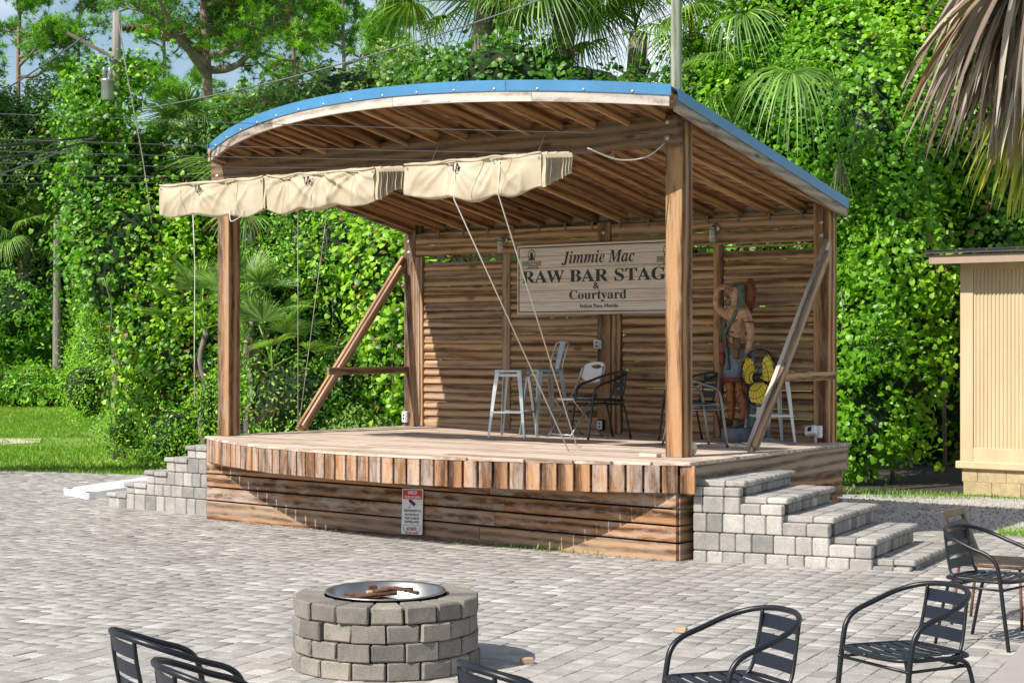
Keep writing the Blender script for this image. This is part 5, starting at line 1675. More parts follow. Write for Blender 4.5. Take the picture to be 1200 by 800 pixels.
def blob_points(blobs, dens, namp=.22, nscale=1.2, inner=.12, camside=True, thin=.0, zmin=-.1):
    """leaf positions and outward normals over a union of ellipsoids (cx,cy,cz,rx,ry,rz)"""
    Ps = []; Ns = []
    B = np.array(blobs, float)
    for k_, b in enumerate(B):
        area = 4 * math.pi * ((b[3] * b[4]) ** 1.6 / 3 + (b[3] * b[5]) ** 1.6 / 3 + (b[4] * b[5]) ** 1.6 / 3) ** (1 / 1.6)
        n = int(area * dens)
        d = rng.normal(size=(n, 3)); d /= np.linalg.norm(d, axis=1, keepdims=True)
        c = b[:3]; r_ = b[3:6]
        base_ = c + d * r_
        nn = d / r_; nn /= np.linalg.norm(nn, axis=1, keepdims=True)
        disp = nz(base_, nscale) * namp + nz(base_ + 31.7, nscale * 3.0) * namp * .6
        depth = np.abs(rng.normal(size=n)) * inner
        fr_m = rng.random(n) < .16; depth[fr_m] = -rng.exponential(.13, fr_m.sum())
        P = c + d * r_ * (1 + disp[:, None] / max(r_.mean(), .3)) - nn * depth[:, None]
        keep = P[:, 2] > zmin
        if camside:
            tocam = np.array([0, 0, CAMZ]) - P; tocam /= np.linalg.norm(tocam, axis=1, keepdims=True)
            keep &= ((nn * tocam).sum(1) > -.35) | (rng.random(n) < .25)
        for k2, b2 in enumerate(B):
            if k2 != k_:
                q = ((P - b2[:3]) / b2[3:6]); keep &= (q * q).sum(1) > .62
        if thin > 0:
            tn = nz(P + 77.1, nscale * 1.7)
            keep &= rng.random(n) > np.clip(thin * (1 - (tn + 1)), 0, .93)
        Ps.append(P[keep]); Ns.append(nn[keep])
    return np.vstack(Ps), np.vstack(Ns)
def leaf_mass(name, blobs, dens, size, m, T=VINE_T, Fa=VINE_F, namp=.22, nscale=1.2, inner=.12, droop=.7, jitter=.75, parent=None, thin=.35, zmin=-.1, camside=True):
    P, N = blob_points(blobs, dens, namp, nscale, inner, camside, thin, zmin)
    n = len(P)
    nrm = N * .75 + rng.normal(size=(n, 3)) * jitter + UP * .3 + TOSUN * .55
    d = rng.normal(size=(n, 3)) * .6 + np.array([0, 0, -droop]) + N * .2
    Rm = frames(nrm, d)
    sc_ = size * rng.uniform(.45, 1.25, n)
    rnd = np.clip(.38 + .34 * nz(P, .9) + rng.normal(size=n) * .17, .05, .999)
    rnd[rng.random(n) < .022] = 0.01
    return put(name, scatter(name, T, Fa, P, Rm, sc_, m, rnd), parent), n
ico = bmesh.new(); bmesh.ops.create_icosphere(ico, subdivisions=3, radius=1)
ICO_V = np.array([tuple(v_.co) for v_ in ico.verts]); ICO_F = np.array([[v_.index for v_ in f.verts] for f in ico.faces]); ico.free()
def core(name, blobs, parent, shrink=.70, namp=.2, nscale=1.2, m=None):  # solid dark lump added inside the leaves, standing for their inner shade
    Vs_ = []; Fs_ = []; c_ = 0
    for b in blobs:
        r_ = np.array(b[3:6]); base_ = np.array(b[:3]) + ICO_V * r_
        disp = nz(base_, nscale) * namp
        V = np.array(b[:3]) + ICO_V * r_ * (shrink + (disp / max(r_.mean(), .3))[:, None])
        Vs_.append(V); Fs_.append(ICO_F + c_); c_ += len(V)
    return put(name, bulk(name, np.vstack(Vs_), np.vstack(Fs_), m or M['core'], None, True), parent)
NL = 0
def thicket(name, lab, cat, blobs, dens, size, m, group=None, corep=True, stem=True, **kw):
    global NL
    b0 = blobs[0]
    t = empty(name, lab, cat, (b0[0], b0[1], -.06), 0, group)
    o, n = leaf_mass('foliage', blobs, dens, size, m, parent=t, **kw); NL += n
    if corep: core('foliage_shade_core', blobs, t, namp=kw.get('namp', .22) * .9, nscale=kw.get('nscale', 1.2))
    if corep and m in (M['vine'], M['vine2']):
        tw = MB(); pv = [q_.co for q_ in o.data.vertices]
        for q in range(16):
            p0 = Vector(pv[random.randrange(len(pv))])
            if p0.z < 1.2: continue
            L_ = random.uniform(.5, 1.5); dx_ = random.uniform(-.5, .5)
            tc_ = (Vector((0, 0, p0.z)) - p0).normalized() * .06
            tw.tube(smooth_path([p0 + tc_, p0 + tc_ * 1.5 + Vector((dx_ * .3, 0, -L_ * .35)), p0 + tc_ + Vector((dx_ * .2, .03, -L_ * .7)), p0 + tc_ + Vector((dx_ * .7, 0, -L_))], 3), .009, 4)
        tag(put('hanging_stems', tw.done('hanging_stems', M['greybark'], True), t), kind='stuff')
    if stem:
        mb = MB()
        for q in range(2):
            bb = blobs[q % len(blobs)]
            x0_ = bb[0] + random.uniform(-.3, .3) * bb[3]; y0_ = bb[1] + random.uniform(-.2, .2)
            mb.tube(smooth_path([(x0_, y0_, -.1), (x0_ + random.uniform(-.1, .1), y0_, bb[2] * .5), (bb[0], bb[1], bb[2]), (bb[0] + random.uniform(-.3, .3), bb[1], bb[2] + bb[5] * .6)], 3), [.035 * (1 - .07 * i) for i in range(10)], 7)
        put('stem', mb.done('stem', M['greybark'], True), t)
    return t
def sblob(px, py, Y, rpx, rpy, ry=None):
    """ellipsoid centred where pixel (px,py) lies at distance Y, radii given in photo pixels"""
    k_ = Y / 2105.9
    return ((px - 600) * k_, Y, CAMZ + (401.3 - py) * k_, rpx * k_, ry or rpx * k_ * .8, rpy * k_)

# --- right-hand vine bank behind and beside the stage
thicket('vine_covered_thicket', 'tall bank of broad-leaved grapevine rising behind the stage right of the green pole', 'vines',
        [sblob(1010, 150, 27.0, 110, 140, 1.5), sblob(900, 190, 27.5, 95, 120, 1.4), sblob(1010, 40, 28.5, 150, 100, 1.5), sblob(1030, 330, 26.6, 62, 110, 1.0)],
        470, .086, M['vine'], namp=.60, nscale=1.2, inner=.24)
thicket('vine_covered_thicket', 'leafy vine curtain hanging to the ground beside the stage right rear corner', 'vines',
        [sblob(1022, 400, 25.9, 62, 112, .8), sblob(1040, 300, 26.0, 68, 90, .9), sblob(1003, 500, 25.8, 42, 66, .6), sblob(1085, 330, 26.4, 34, 60, .5)],
        520, .088, M['vine'], namp=.42, nscale=1.5, inner=.18, thin=.35)
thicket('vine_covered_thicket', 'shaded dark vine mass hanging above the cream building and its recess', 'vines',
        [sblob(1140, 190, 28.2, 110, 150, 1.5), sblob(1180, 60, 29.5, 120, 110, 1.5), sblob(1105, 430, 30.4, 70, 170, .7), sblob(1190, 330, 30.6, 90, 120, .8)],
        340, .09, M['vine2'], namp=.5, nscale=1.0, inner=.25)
thicket('leafy_shrub', 'pale small-leaved shrub mixed into the vines above the stage right corner', 'shrub',
        [sblob(952, 262, 25.6, 46, 62, .45), sblob(905, 215, 26.0, 40, 34, .4), sblob(1030, 385, 24.9, 26, 34, .3)],
        520, .062, M['weed'], T=OVAL_T, Fa=OVAL_F, namp=.3, nscale=2.2, inner=.25, droop=-.2, jitter=1., corep=False, stem=False, thin=.5)
thicket('leafy_shrub', 'pale leafy sprays poking through the vine bank under the top edge', 'shrub',
        [sblob(930, 75, 26.0, 44, 34, .4), sblob(1020, 180, 25.4, 40, 40, .35)],
        420, .065, M['shrub'], T=OVAL_T, Fa=OVAL_F, namp=.3, nscale=2.2, inner=.25, droop=-.2, jitter=1., corep=False, stem=False, thin=.6)
# --- behind the stage, left opening
thicket('leafy_shrub', 'bright mixed shrub bank seen between the left posts under the roof', 'shrub',
        [sblob(400, 330, 28.4, 95, 95, 1.2), sblob(330, 390, 28.0, 60, 100, 1.0), sblob(445, 440, 27.5, 66, 80, .9), sblob(360, 470, 27.2, 80, 60, .8)],
        620, .075, M['shrub'], T=OVAL_T, Fa=OVAL_F, namp=.36, nscale=1.5, inner=.24, droop=.2)
thicket('vine_covered_thicket', 'vine-draped shrub just left of the slatted wall', 'vines',
        [sblob(455, 330, 27.3, 62, 80, .8), sblob(468, 430, 27.1, 44, 80, .7), sblob(395, 300, 27.9, 40, 50, .5)],
        390, .095, M['vine'], namp=.34, nscale=1.4, inner=.2)
thicket('leafy_shrub', 'shrub bank filling the gap behind the slatted back wall', 'shrub',
        [sblob(600, 330, 29, 130, 130, 1.2), sblob(780, 330, 28.6, 130, 130, 1.2)],
        80, .14, M['shrub'], T=OVAL_T, Fa=OVAL_F, namp=.3, inner=.2)
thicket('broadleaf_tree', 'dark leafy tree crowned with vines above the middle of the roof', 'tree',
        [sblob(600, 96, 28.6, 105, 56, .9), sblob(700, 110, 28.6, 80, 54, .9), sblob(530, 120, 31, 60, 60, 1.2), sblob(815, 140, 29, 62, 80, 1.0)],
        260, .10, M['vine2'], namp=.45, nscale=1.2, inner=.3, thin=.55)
thicket('vine_covered_thicket', 'bright low vine spray right of the green pole above the roof slope', 'vines',
        [sblob(840, 170, 27.0, 52, 75, .7), sblob(880, 240, 26.6, 55, 55, .7)],
        400, .09, M['vine'], namp=.34, nscale=1.6, inner=.22)
# --- vine tower round the utility pole
thicket('vine_covered_thicket', 'loose vine crown round the transformer and pole head', 'vines',
        [sblob(132, 92, 31.3, 44, 32, .35), sblob(100, 112, 30.7, 24, 26, .3), sblob(158, 100, 30.8, 22, 40, .3), sblob(124, 142, 30.2, 34, 20, .3)],
        430, .08, M['vine'], namp=.3, nscale=2.6, inner=.2, thin=.75, corep=False, stem=False)
thicket('vine_covered_thicket', 'column of orange-tinged vine climbing the utility pole with the transformer', 'vines',
        [sblob(122, 225, 30.8, 56, 90, .8), sblob(98, 150, 31.3, 36, 48, .5), sblob(158, 82, 31.2, 24, 26, .3), sblob(104, 92, 31.0, 20, 18, .3), sblob(128, 138, 30.4, 34, 16, .3), sblob(150, 300, 30.4, 84, 80, 1.0), sblob(172, 190, 31.1, 34, 60, .5)],
        430, .085, M['vine'], namp=.36, nscale=1.8, inner=.24, thin=.5, stem=False)
thicket('vine_covered_thicket', 'vine curtain hanging low beside the lawn left of the front left post', 'vines',
        [sblob(200, 360, 30.2, 62, 100, 1.0), sblob(225, 440, 29.6, 50, 80, .9), sblob(175, 450, 30.6, 30, 60, .6)],
        400, .088, M['vine'], namp=.34, nscale=1.7, inner=.22)
thicket('leafy_shrub', 'low weedy shrub where the lawn meets the bare pole foot', 'shrub',
        [sblob(160, 495, 30.6, 50, 36, .9), sblob(215, 508, 29.0, 55, 40, .9), sblob(108, 462, 35, 30, 40, .9), sblob(262, 470, 28.6, 40, 62, .9), sblob(120, 420, 38, 44, 60, 1.2)],
        800, .065, M['weed'], T=OVAL_T, Fa=OVAL_F, namp=.24, nscale=2.0, inner=.22, droop=-.5, jitter=1.)
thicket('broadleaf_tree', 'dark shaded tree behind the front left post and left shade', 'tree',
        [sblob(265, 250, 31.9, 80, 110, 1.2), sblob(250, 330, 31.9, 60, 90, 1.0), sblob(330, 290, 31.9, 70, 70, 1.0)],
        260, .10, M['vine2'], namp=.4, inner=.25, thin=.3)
# --- far left: hedge, oak, palm
thicket('leafy_shrub', 'long bright hedge along the back of the far lawn', 'hedge',
        [sblob(20, 456, 57.5, 60, 24, 1.2), sblob(80, 458, 57.5, 42, 22, 1.2), sblob(-50, 455, 57.5, 50, 28, 1.2), sblob(125, 452, 56, 30, 26, 1.2)],
        170, .15, M['weed'], T=CLUMP_T, Fa=CLUMP_F, namp=.35, nscale=1.4, inner=.25, droop=-.3, stem=False)
thicket('leafy_shrub', 'darker mounded shrubs behind the hedge at the far left', 'shrub',
        [sblob(22, 405, 63, 50, 36, 1.4), sblob(95, 410, 63, 50, 44, 1.3), sblob(130, 370, 62, 50, 70, 1.3), sblob(-40, 400, 62, 55, 60, 1.4), sblob(25, 365, 61.5, 50, 48, 1.0)],
        70, .19, M['shrub'], T=CLUMP_T, Fa=CLUMP_F, namp=.6, nscale=.9, inner=.4, thin=.5)
thicket('oak_tree', 'grey-green small-leaved oak filling the left edge below the pines', 'tree',
        [sblob(35, 200, 66, 85, 105, 2.4), sblob(-50, 180, 66, 80, 130, 2.4), sblob(20, 330, 67, 90, 80, 2.2), sblob(110, 320, 67, 70, 90, 2.2), sblob(170, 300, 66, 70, 90, 2.2)],
        85, .17, M['oak'], T=CLUMP_T, Fa=CLUMP_F, namp=1.1, nscale=.6, inner=.6, thin=.6)
thicket('broadleaf_tree', 'pale olive small-leaved tree just above the left of the blue roof edge', 'tree',
        [sblob(410, 125, 42, 100, 40, 1.8), sblob(500, 110, 42, 60, 45, 1.6), sblob(300, 160, 43, 70, 50, 1.6)],
        90, .15, M['oak'], T=CLUMP_T, Fa=CLUMP_F, namp=.7, nscale=.9, inner=.5, thin=.6)
thicket('broadleaf_tree', 'tree beyond the left edge throwing a band of shade on the lawn', 'tree',
        [(-11.2, 25.4, 5.2, 1.6, .7, .6), (-9.9, 25.9, 5.4, 1.1, .6, .5)], 60, .15, M['vine2'], namp=.2, corep=True, camside=False)
print('leaves', NL)
# far wood: one mass closing the horizon
fw = []
for i in range(15):
    x = -46 + i * 7
    fw.append((x, 92 + 3 * math.sin(i * 2.1), 3.2 + 1.0 * math.sin(i * 1.7), 5.2, 3, 5.6 + 1.2 * math.sin(i * 1.3)))
o, n = leaf_mass('far_wood', fw, 22, .42, M['oak'], T=CLUMP_T, Fa=CLUMP_F, namp=1.2, nscale=.4, inner=.6, thin=.2)
tag(o, 'distant belt of dark woodland closing the view behind the trees', 'woodland', kind='stuff')
o = core('far_wood_depth', fw, None, .85, .9, .4); tag(o, 'near-black core standing for the shaded interior of the distant woodland belt', 'woodland', kind='stuff')

# pines ---------------------------------------------------------------
def tuft_template(n=22, seed=3):
    r_ = np.random.default_rng(seed); vs = []; fs = []
    for i in range(n):
        d = r_.normal(size=3) + np.array([0, 0, .7]); d /= np.linalg.norm(d)
        s = np.cross(d, r_.normal(size=3)); s /= np.linalg.norm(s)
        L = r_.uniform(.7, 1.1); w = .055
        b = d * .04
        vs += [b - s * w, b + s * w, d * L + np.array([0, 0, -.12 * L])]
        fs.append((3 * i, 3 * i + 1, 3 * i + 2))
    return np.array(vs), np.array(fs)
TUFT_T, TUFT_F = tuft_template()
def pine(lab, px, Y, wpx, top_py, crown_py, spread_px, ntuft, lean=0., tuft=.30, limbs=16, group='tall pines behind the stage', seed=1):
    rr = random.Random(seed)
    k_ = Y / 2105.9
    x = (px - 600) * k_; r0 = wpx * k_ / 2
    ztop = CAMZ + (401.3 - top_py) * k_; zcr = CAMZ + (401.3 - crown_py) * k_; sp = spread_px * k_
    t = empty('pine_tree', lab, 'tree', (x, Y, -.06), 0, group)
    tk = MB(); pts = []
    for i in range(13):
        f = i / 12; pts.append(Vector((x + lean * f * (ztop) + .12 * math.sin(f * 5 + seed), Y + .1 * math.cos(f * 4), -.1 + f * (ztop + .1))))
    tk.tube(pts, [max(r0 * (1.25 - .95 * (i / 12) ** 1.1), .02) for i in range(13)], 10)
    put('trunk', tk.done('trunk', M['bark'], True), t)
    P = []; D = []
    lb = MB()
    for i in range(limbs):
        f = (i + .5) / limbs
        z = zcr + (ztop - zcr) * f
        ti = z / ztop; c_ = pts[min(12, int(ti * 12))].copy(); c_.z = z
        a = rr.uniform(0, 2 * math.pi); L = sp * (1.05 - .55 * f) * rr.uniform(.6, 1.15)
        q = [c_]; d = Vector((math.cos(a), math.sin(a) * .8, rr.uniform(-.05, .45)))
        nseg = 6
        for s in range(nseg):
            d = (d + Vector((rr.gauss(0, .28), rr.gauss(0, .28), rr.gauss(.03, .22)))).normalized()
            q.append(q[-1] + d * L / nseg)
        rb_ = r0 * .55 * (1.1 - .6 * f)
        lb.tube(smooth_path(q, 3), [max(rb_ * (1 - .85 * j / (nseg * 3)), .012) for j in range(nseg * 3 + 1)], 6)
        for s in range(2, nseg + 1):
            for _ in range(2 if s < nseg else 3):
                d2 = Vector((rr.gauss(0, 1), rr.gauss(0, 1), rr.gauss(.5, .6))).normalized() * L * rr.uniform(.12, .34)
                tip = q[s] + d2
                lb.tube([q[s], q[s] + d2 * .5 + Vector((0, 0, -.04)), tip], [max(rb_ * .3, .012), max(rb_ * .2, .01), .006], 4)
                P.append(tip); 
                P.append(q[s] + d2 * .6)
    put('limbs', lb.done('limbs', M['greybark'], True), t)
    # tufts gather round the twig ends
    P = np.array([tuple(p) for p in P]); idx = rng.integers(0, len(P), ntuft)
    cl = P[idx] + rng.normal(size=(ntuft, 3)) * np.array([.20, .20, .12]) * (sp / 3.0) ** .5
    rnd = np.clip(.45 + .2 * nz(cl, .9) + rng.normal(size=ntuft) * .14, 0, .999)
    Rm = frames(rng.normal(size=(ntuft, 3)) * .5 + UP, rng.normal(size=(ntuft, 3)))
    put('crown', scatter('crown', TUFT_T, TUFT_F, cl, Rm, tuft * rng.uniform(.7, 1.2, ntuft), M['pineleaf'], rnd), t)
    return t
pine('big spreading pine with crooked bare limbs rising left of the blue roof', 240, 40, 19, -70, 95, 165, 3000, -.002, .165, 20, seed=5)
pine('pine at the far left with dense dark crown, tallest at the edge', 25, 74, 8, -120, 95, 90, 2200, 0, .27, 20, seed=2)
pine('slim pine standing between the left edge and the utility pole', 92, 74, 6, -60, 110, 55, 700, 0, .25, 12, seed=9)
pine('pine just right of the vined utility pole, half hidden by it', 190, 60, 7, -60, 190, 80, 1500, 0, .24, 18, seed=11)
pine('pine with rounded crown behind the big pine, above the roof left end', 345, 50, 9, -70, 125, 100, 2400, 0, .20, 20, seed=12)
pine('thin open-crowned pine left of the cabbage palms', 458, 55, 7, -20, 120, 60, 1100, 0, .26, 14, seed=13)
pine('pine behind the palms, only its dark upper crown showing', 400, 66, 8, -40, 90, 80, 1600, 0, .30, 14, seed=17)
pine('far pine at the left edge behind the oak', -40, 64, 8, -100, 120, 100, 1600, 0, .30, 14, seed=21)
pine('far pine showing above the vines at the top right', 1010, 60, 8, -70, 60, 90, 700, 0, .30, 12, seed=23)

# palms ---------------------------------------------------------------
def frond_mesh(m, seed=1, nleaf=38, R0=.95, spread=235, droop=.55, pet=.9, width=.034, fold=.35):
    """fan frond: stalk along +x from the origin, fan at its end; y across, z up"""
    rr = random.Random(seed)
    vs = []; fs = []; rn = []
    def strip(pts, ws, side, rv):
        n0 = len(vs)
        for p, w in zip(pts, ws):
            vs.append(p - side * w); vs.append(p + Vector((0, 0, -w * .8))); vs.append(p + side * w)
            rn.extend([rv] * 3)
        for i in range(len(pts) - 1):
            a = n0 + 3 * i
            fs.append((a, a + 1, a + 4, a + 3)); fs.append((a + 1, a + 2, a + 5, a + 4))
    sp_ = [Vector((pet * t_, 0, .18 * pet * math.sin(t_ * 1.6) )) for t_ in (0, .33, .66, 1)]
    strip(sp_, [.022, .016, .013, .011], Vector((0, 1, 0)), .6)
    c = sp_[-1]
    for i in range(nleaf):
        a = R(-spread / 2 + spread * (i + .5) / nleaf + rr.uniform(-1.5, 1.5))
        L = R0 * (.72 + .28 * math.cos(a * .55)) * rr.uniform(.88, 1.08)
        d = Vector((math.cos(a), math.sin(a), .10 + fold * abs(math.sin(a)))).normalized()
        side = Vector((-math.sin(a), math.cos(a), 0))
        pts = []
        for t_ in (0.02, .25, .5, .72, .88, 1.0):
            p = c + d * (L * t_) + Vector((0, 0, -droop * L * (t_ ** 2.6) * rr.uniform(.9, 1.1)))
            pts.append(p)
        wv = width * rr.uniform(.85, 1.1)
        strip(pts, [wv * .35, wv * .85, wv * .9, wv * .6, wv * .32, .002], side, min(.99, max(0, rr.gauss(.5, .22))))
    return bulk('frond', np.array([tuple(v_) for v_ in vs]), np.array(fs), m, np.array(rn))
FR = [frond_mesh(M['palm'], s, 50, .88 + .05 * s, 230 + 8 * s, .55 + .16 * s, .8 + .12 * s, .019) for s in range(4)]
FRD = [frond_mesh(M['deadpalm'], 40 + s, 26, .7, 60, .9, .35, .02) for s in range(2)]
FRS = [frond_mesh(M['palm'], 60 + s, 34, .62, 190, .22, .75, .016, .2) for s in range(3)]
def frond_at(par, c, az, el, me, scale=1., roll=0., name='frond'):
    mm = Matrix.Translation(c) @ Matrix.Rotation(az, 4, 'Z') @ Matrix.Rotation(-el, 4, 'Y') @ Matrix.Rotation(roll, 4, 'X') @ Matrix.Scale(scale, 4)
    return put(name, me, par, mm)
def palm(lab, px, py, Y, n, scale=1., trunk=.16, seed=1, group='cabbage palms', dead=4, frs=None, name='cabbage_palm', elr=(-25, 75)):
    rr = random.Random(seed); k_ = Y / 2105.9
    x = (px - 600) * k_; z = CAMZ + (401.3 - py) * k_
    t = empty(name, lab, 'palm', (x, Y, -.06), 0, group)
    if trunk:
        tk = MB(); N_ = 14
        tk.tube([(x + .05 * math.sin(i), Y, -.1 + (z + .1) * i / N_) for i in range(N_ + 1)], [trunk * (1 + .10 * (i % 2)) for i in range(N_ + 1)], 12)
        put('trunk', tk.done('trunk', M['greybark'], True), t)
    for i in range(n):
        az = 2.39996 * i + rr.uniform(-.3, .3)
        f = i / n
        el = R(elr[0] + (elr[1] - elr[0]) * f + rr.uniform(-8, 8))
        frond_at(t, Vector((x, Y, z + .15 * f)), az, el, rr.choice(frs or FR), scale * rr.uniform(.85, 1.12), rr.uniform(-.4, .4))
    for i in range(dead):
        frond_at(t, Vector((x, Y, z - .12)), rr.uniform(0, 6.28), R(rr.uniform(-86, -68)), rr.choice(FRD), scale * .9, rr.uniform(-.4, .4), 'dead_frond')
    return t
palm('cabbage palm whose fan fronds fringe the top edge left of centre', 565, 5, 29.9, 24, .98, .17, 1)
palm('cabbage palm at the top centre with long hanging pale fronds', 660, 0, 29.9, 26, 1.08, .17, 2)
palm('palm crown just left of the green pole with a bent frond', 745, 38, 30, 16, .9, .15, 3)
palm('palm at the upper right of the green pole, fronds facing the camera', 872, 30, 28.6, 16, .92, .16, 4)
palm('palm crown cut by the top edge over the vine bank', 960, -28, 29.2, 16, .85, .16, 5, dead=2)
palm('small palm whose lit fan sits right of the green pole over the vines', 905, 90, 25.9, 5, .95, .0, 6, dead=0, elr=(-30, 10))
palm('cabbage palm standing behind the left shade beside the big pine', 222, 190, 32.2, 16, .72, .13, 7, dead=1)
palm('shaded palm under the left shade behind the front left post', 290, 262, 30.8, 12, .8, .12, 8, dead=2)
palm('distant cabbage palm with brown skirt at the far left over the hedge', 30, 284, 65, 22, 1.12, .19, 10, dead=9)
palm('young palmetto with open fan seen between the left posts', 292, 372, 26.9, 10, .78, .04, 11, 'palmettos', 1, FRS, 'palmetto', (5, 80))
palm('palmetto sprawling in front of the vines left of the front left post', 238, 385, 28.3, 12, .85, .04, 12, 'palmettos', 1, FRS, 'palmetto', (0, 80))
palm('low palmetto clump on the ground behind the deck left end', 318, 430, 26.6, 10, .8, .0, 14, 'palmettos', 1, FRS, 'palmetto', (10, 70))
palm('pale drooping palmetto fronds low in the weeds beside the lawn', 178, 482, 29.4, 7, .6, .0, 15, 'palmettos', 0, FRS, 'palmetto', (0, 70))

for lab_, px_, py_, Y_ in (('withered frond hanging in the vine bank right of the stage roof', 1008, 128, 25.3), ('second withered frond lower in the vine bank near the roof end', 985, 185, 25.2)):
    tq = empty('fallen_frond', lab_, 'frond', W_(px_, py_, Y_))
    for j_ in range(7):
        pts_ = smooth_path([W_(px_, py_, Y_) + Vector((.0, 0, 0)), W_(px_ + (j_ - 3) * 3, py_ + 25, Y_ - .1), W_(px_ + (j_ - 3) * 6, py_ + 62 + 8 * math.sin(j_ * 2), Y_ - .05)], 4)
        mbq = MB(); mbq.tube(pts_, [.012, .02, .022, .02, .016, .012, .009, .006, .002], 4); put('leaflet', mbq.done('leaflet', M['deadpalm'] if j_ % 2 else M['palm'], False), tq)
# near palm whose dead fronds hang into the upper right corner
np_t = empty('cabbage_palm', 'near palm at the upper right corner trailing brown dead fronds and one yellowing one', 'palm', (3.75, 11.3, -.06))
NC = Vector((3.72, 11.3, 4.45))
tk = MB(); tk.tube([(3.75, 11.3, -.1 + i * .31) for i in range(15)], [.17 * (1 + .1 * (i % 2)) for i in range(15)], 14)
put('trunk', tk.done('trunk', M['greybark'], True), np_t)
def hanging(m, base_, n, L0, a0, a1, seed, width=.026, curl=1.):
    """leaflets that spring from base_ and fall under their own weight; a: spread to the sides"""
    rr = random.Random(seed); vs = []; fs = []; rn = []
    for i in range(n):
        a = R(a0 + (a1 - a0) * (i + rr.uniform(.1, .9)) / n)
        L = L0 * rr.uniform(.68, 1.08)
        d = Vector((math.cos(a), rr.uniform(-.28, .28), math.sin(a))).normalized()
        p = Vector(base_) + Vector((rr.uniform(-.06, .06), rr.uniform(-.15, .15), rr.uniform(-.05, .05)))
        side = Vector((rr.gauss(0, .5), rr.gauss(0, 1), rr.gauss(0, .3))).normalized()
        rv = min(.99, max(0, rr.gauss(.5, .25))); N_ = 9
        prev = []
        for s in range(N_ + 1):
            t_ = s / N_
            w = width * (.55 + .9 * math.sin(math.pi * min(1, t_ * .9 + .1))) * (1 - t_ * .55) * (1 if s < N_ else .08)
            sd = (side - d * side.dot(d)).normalized(); nr = d.cross(sd)
            vs += [p - sd * w, p + nr * w * .7, p + sd * w]; rn += [rv] * 3
            d = (d + Vector((rr.gauss(0, .03), rr.gauss(0, .03), -.13 * curl))).normalized()
            side = (side + Vector((rr.gauss(0, .12), rr.gauss(0, .12), 0))).normalized()
            p = p + d * L / N_
        n0 = len(vs) - 3 * (N_ + 1)
        for s in range(N_):
            q = n0 + 3 * s; fs += [(q, q + 1, q + 4, q + 3), (q + 1, q + 2, q + 5, q + 4)]
    return bulk('frond', np.array([tuple(v_) for v_ in vs]), np.array(fs), m, np.array(rn))
def nw(px, py, Y): return W_(px, py, Y)
for k_, (px, py, n, L, a0, a1) in enumerate(((1205, -45, 46, 1.30, 196, 262), (1192, -20, 36, 1.15, 205, 272), (1232, -10, 40, 1.2, 200, 262), (1185, -50, 20, .9, 190, 240))):
    o = put('dead_frond', hanging(M['deadpalm'], nw(px, py, 11 + .12 * k_), n, L, a0, a1, 70 + k_, .0185), np_t)
put('yellowing_frond', hanging(M['palmyel'], nw(1235, 60, 11.55), 36, 1.12, 212, 268, 91, .024, .8), np_t)
put('yellowing_frond', hanging(M['palmyel'], nw(1225, 95, 11.6), 22, .9, 225, 275, 95, .022, .8), np_t)
for i in range(12):
    frond_at(np_t, NC + Vector((.35, 0, .55)), 2.4 * i, R(20 + 4 * i), FR[i % 4], .95, .2)

# grass, weeds, litter -------------------------------------------------
LAWN = [(-9.0, 28.15), (-7.2, 27.85), (-6.2, 27.3), (-5.4, 27.15), (-4.6, 26.8), (-4.6, 29.5), (-7.0, 33), (-9.5, 40), (-13, 57), (-22, 57), (-17, 40), (-13, 30)]
g1 = randin(LAWN, 85000)
def grass(name, pts, h, m, lab, zo=-.035, cat='grass'):
    n = len(pts); P = np.c_[pts, np.array([zone(y) + zo for y in pts[:, 1]])]
    d = rng.normal(size=(n, 3)) * .35 + UP; nn = rng.normal(size=(n, 3)); nn[:, 2] = .3
    Rm = frames(nn, d)
    # blade runs along y of its frame: make y the up direction
    d = d / np.linalg.norm(d, axis=1, keepdims=True); x = np.cross(d, nn); x /= np.linalg.norm(x, axis=1, keepdims=True); z = np.cross(x, d)
    Rm = np.stack([x, d, z], axis=2)
    s = h * rng.uniform(.5, 1.3, n)
    rnd = np.clip(.5 + .3 * nz(P, .6) + rng.normal(size=n) * .15, 0, .999)
    T = BLADE_T.copy(); T[:, 0] *= 2.2
    o = put(name, scatter(name, T, BLADE_F, P, Rm, s, m, rnd)); tag(o, lab, cat, kind='stuff'); return o
# thin the grass where sand shows
keep = ~((g1[:, 1] > 35.2) & (g1[:, 1] < 38.6) & (rng.random(len(g1)) < .8))
sheet('sandy_track', [(-17, 36), (-15, 34.6), (-11.5, 35), (-9.6, 36.5), (-10, 38.2), (-12.4, 38.6), (-16, 40)], -.025, M['sandy'])
grass('lawn_grass', g1[keep], .075, M['grass'], 'short bright lawn grass beyond the left of the patio')
STR = [(2.6, 24.2), (4.2, 23.6), (9, 22.9), (9, 24.0), (6, 24.2), (4.5, 25.2), (2.6, 25.6)]
g2 = randin(STR, 6500)
keep = (nz(np.c_[g2, np.zeros(len(g2))], 1.6) + rng.normal(size=len(g2)) * .4) > .15
grass('weed_strip', g2[keep], .06, M['oak'], 'weedy grass strip between the gravel and the vines at the right')
P2 = [(5.05, 18.75), (5.6, 18.2), (8, 16.9), (8, 18.5), (6.0, 19.6), (5.3, 19.5)]
g3 = randin(P2, 6000)
keep = (nz(np.c_[g3, np.zeros(len(g3))], 2.) + rng.normal(size=len(g3)) * .3) > -.3
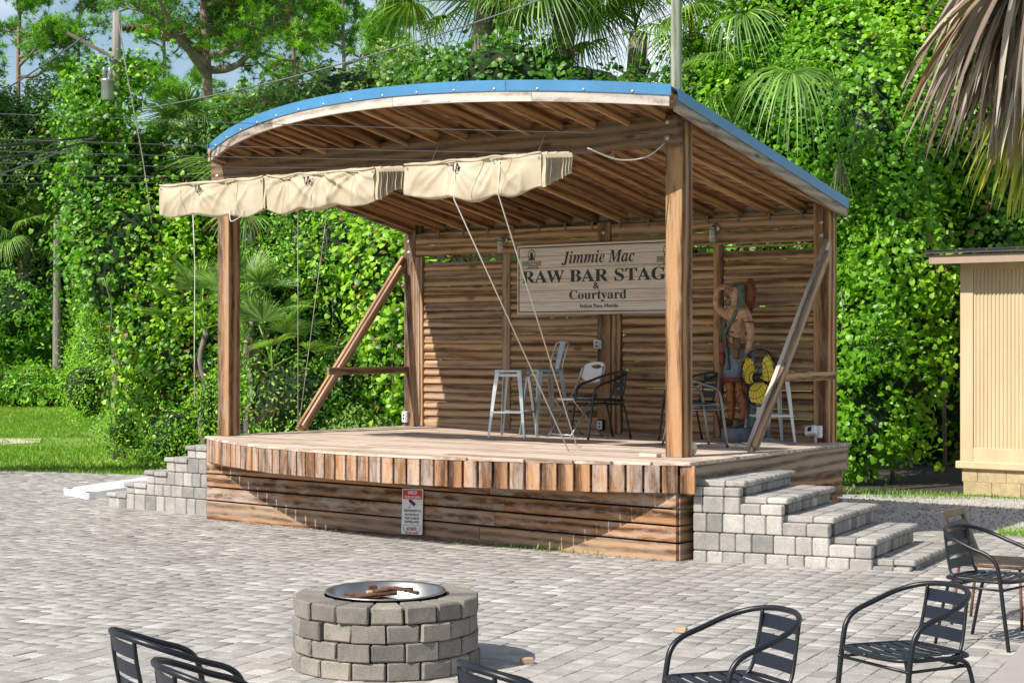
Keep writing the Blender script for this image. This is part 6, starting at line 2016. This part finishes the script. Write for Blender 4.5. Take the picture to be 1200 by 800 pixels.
grass('grass_patch', g3[keep], .06, M['grass'], 'small grass patch at the edge of the patio by the right-hand chairs')
# ragged weeds where the base boards meet the pavers
wd = []
for i in range(170):
    t_ = random.choice((random.uniform(.12, .42), random.uniform(.2, .3))); b = base(t_); q = S(b[0], b[1] - abs(random.gauss(.06, .05)), 0); wd.append((q.x, q.y))
grass('joint_weeds', np.array(wd), .05, M['weed'], 'tiny weeds and grass sprigs at the foot of the stage boards', -.005)
# leaf litter at the foot of the boards
lt = []
for i in range(900):
    t_ = random.uniform(.02, .98); b = base(t_); q = S(b[0], b[1] - .03 - abs(random.gauss(0, .10)), 0); lt.append((q.x, q.y, zone(q.y) + .004))
lt = np.array(lt)
o = put('leaf_litter', scatter('leaf_litter', OVAL_T, OVAL_F, lt, frames(rng.normal(size=(len(lt), 3)) * .25 + UP, rng.normal(size=(len(lt), 3))), rng.uniform(.008, .03, len(lt)), M['rust'], rng.random(len(lt))))
tag(o, 'brown leaf litter gathered along the bottom of the stage front', 'leaf litter', kind='stuff')
pl_ = randin([(-6, 8), (6, 8), (5, 17), (-4, 21), (-8, 26), (-9, 20)], 130)
lt = np.c_[pl_, np.array([zone(y) + .005 for y in pl_[:, 1]])]
o = put('fallen_leaves', scatter('fallen_leaves', OVAL_T, OVAL_F, lt, frames(rng.normal(size=(len(lt), 3)) * .3 + UP, rng.normal(size=(len(lt), 3))), rng.uniform(.012, .035, len(lt)), M['dirtywood'], rng.random(len(lt))))
tag(o, 'few dry leaves and crumbs scattered over the patio pavers', 'leaf litter', kind='stuff')
# dark soil under the vines at the right
sheet('bare_soil', [(2.3, 24.7), (4.4, 24.3), (6.2, 24.25), (9.5, 24.8), (11, 34), (1.0, 34)], -.028, M['soil'])
_tt = {}
for o_ in bpy.data.objects:
    if o_.type == 'MESH': _tt[o_.data.name] = sum(len(p_.vertices) - 2 for p_ in o_.data.polygons) if len(o_.data.polygons) < 5000 else len(o_.data.polygons)
print('TRIS', sum(_tt.values()), 'LEAVES', NL, 'objects', len(bpy.data.objects))
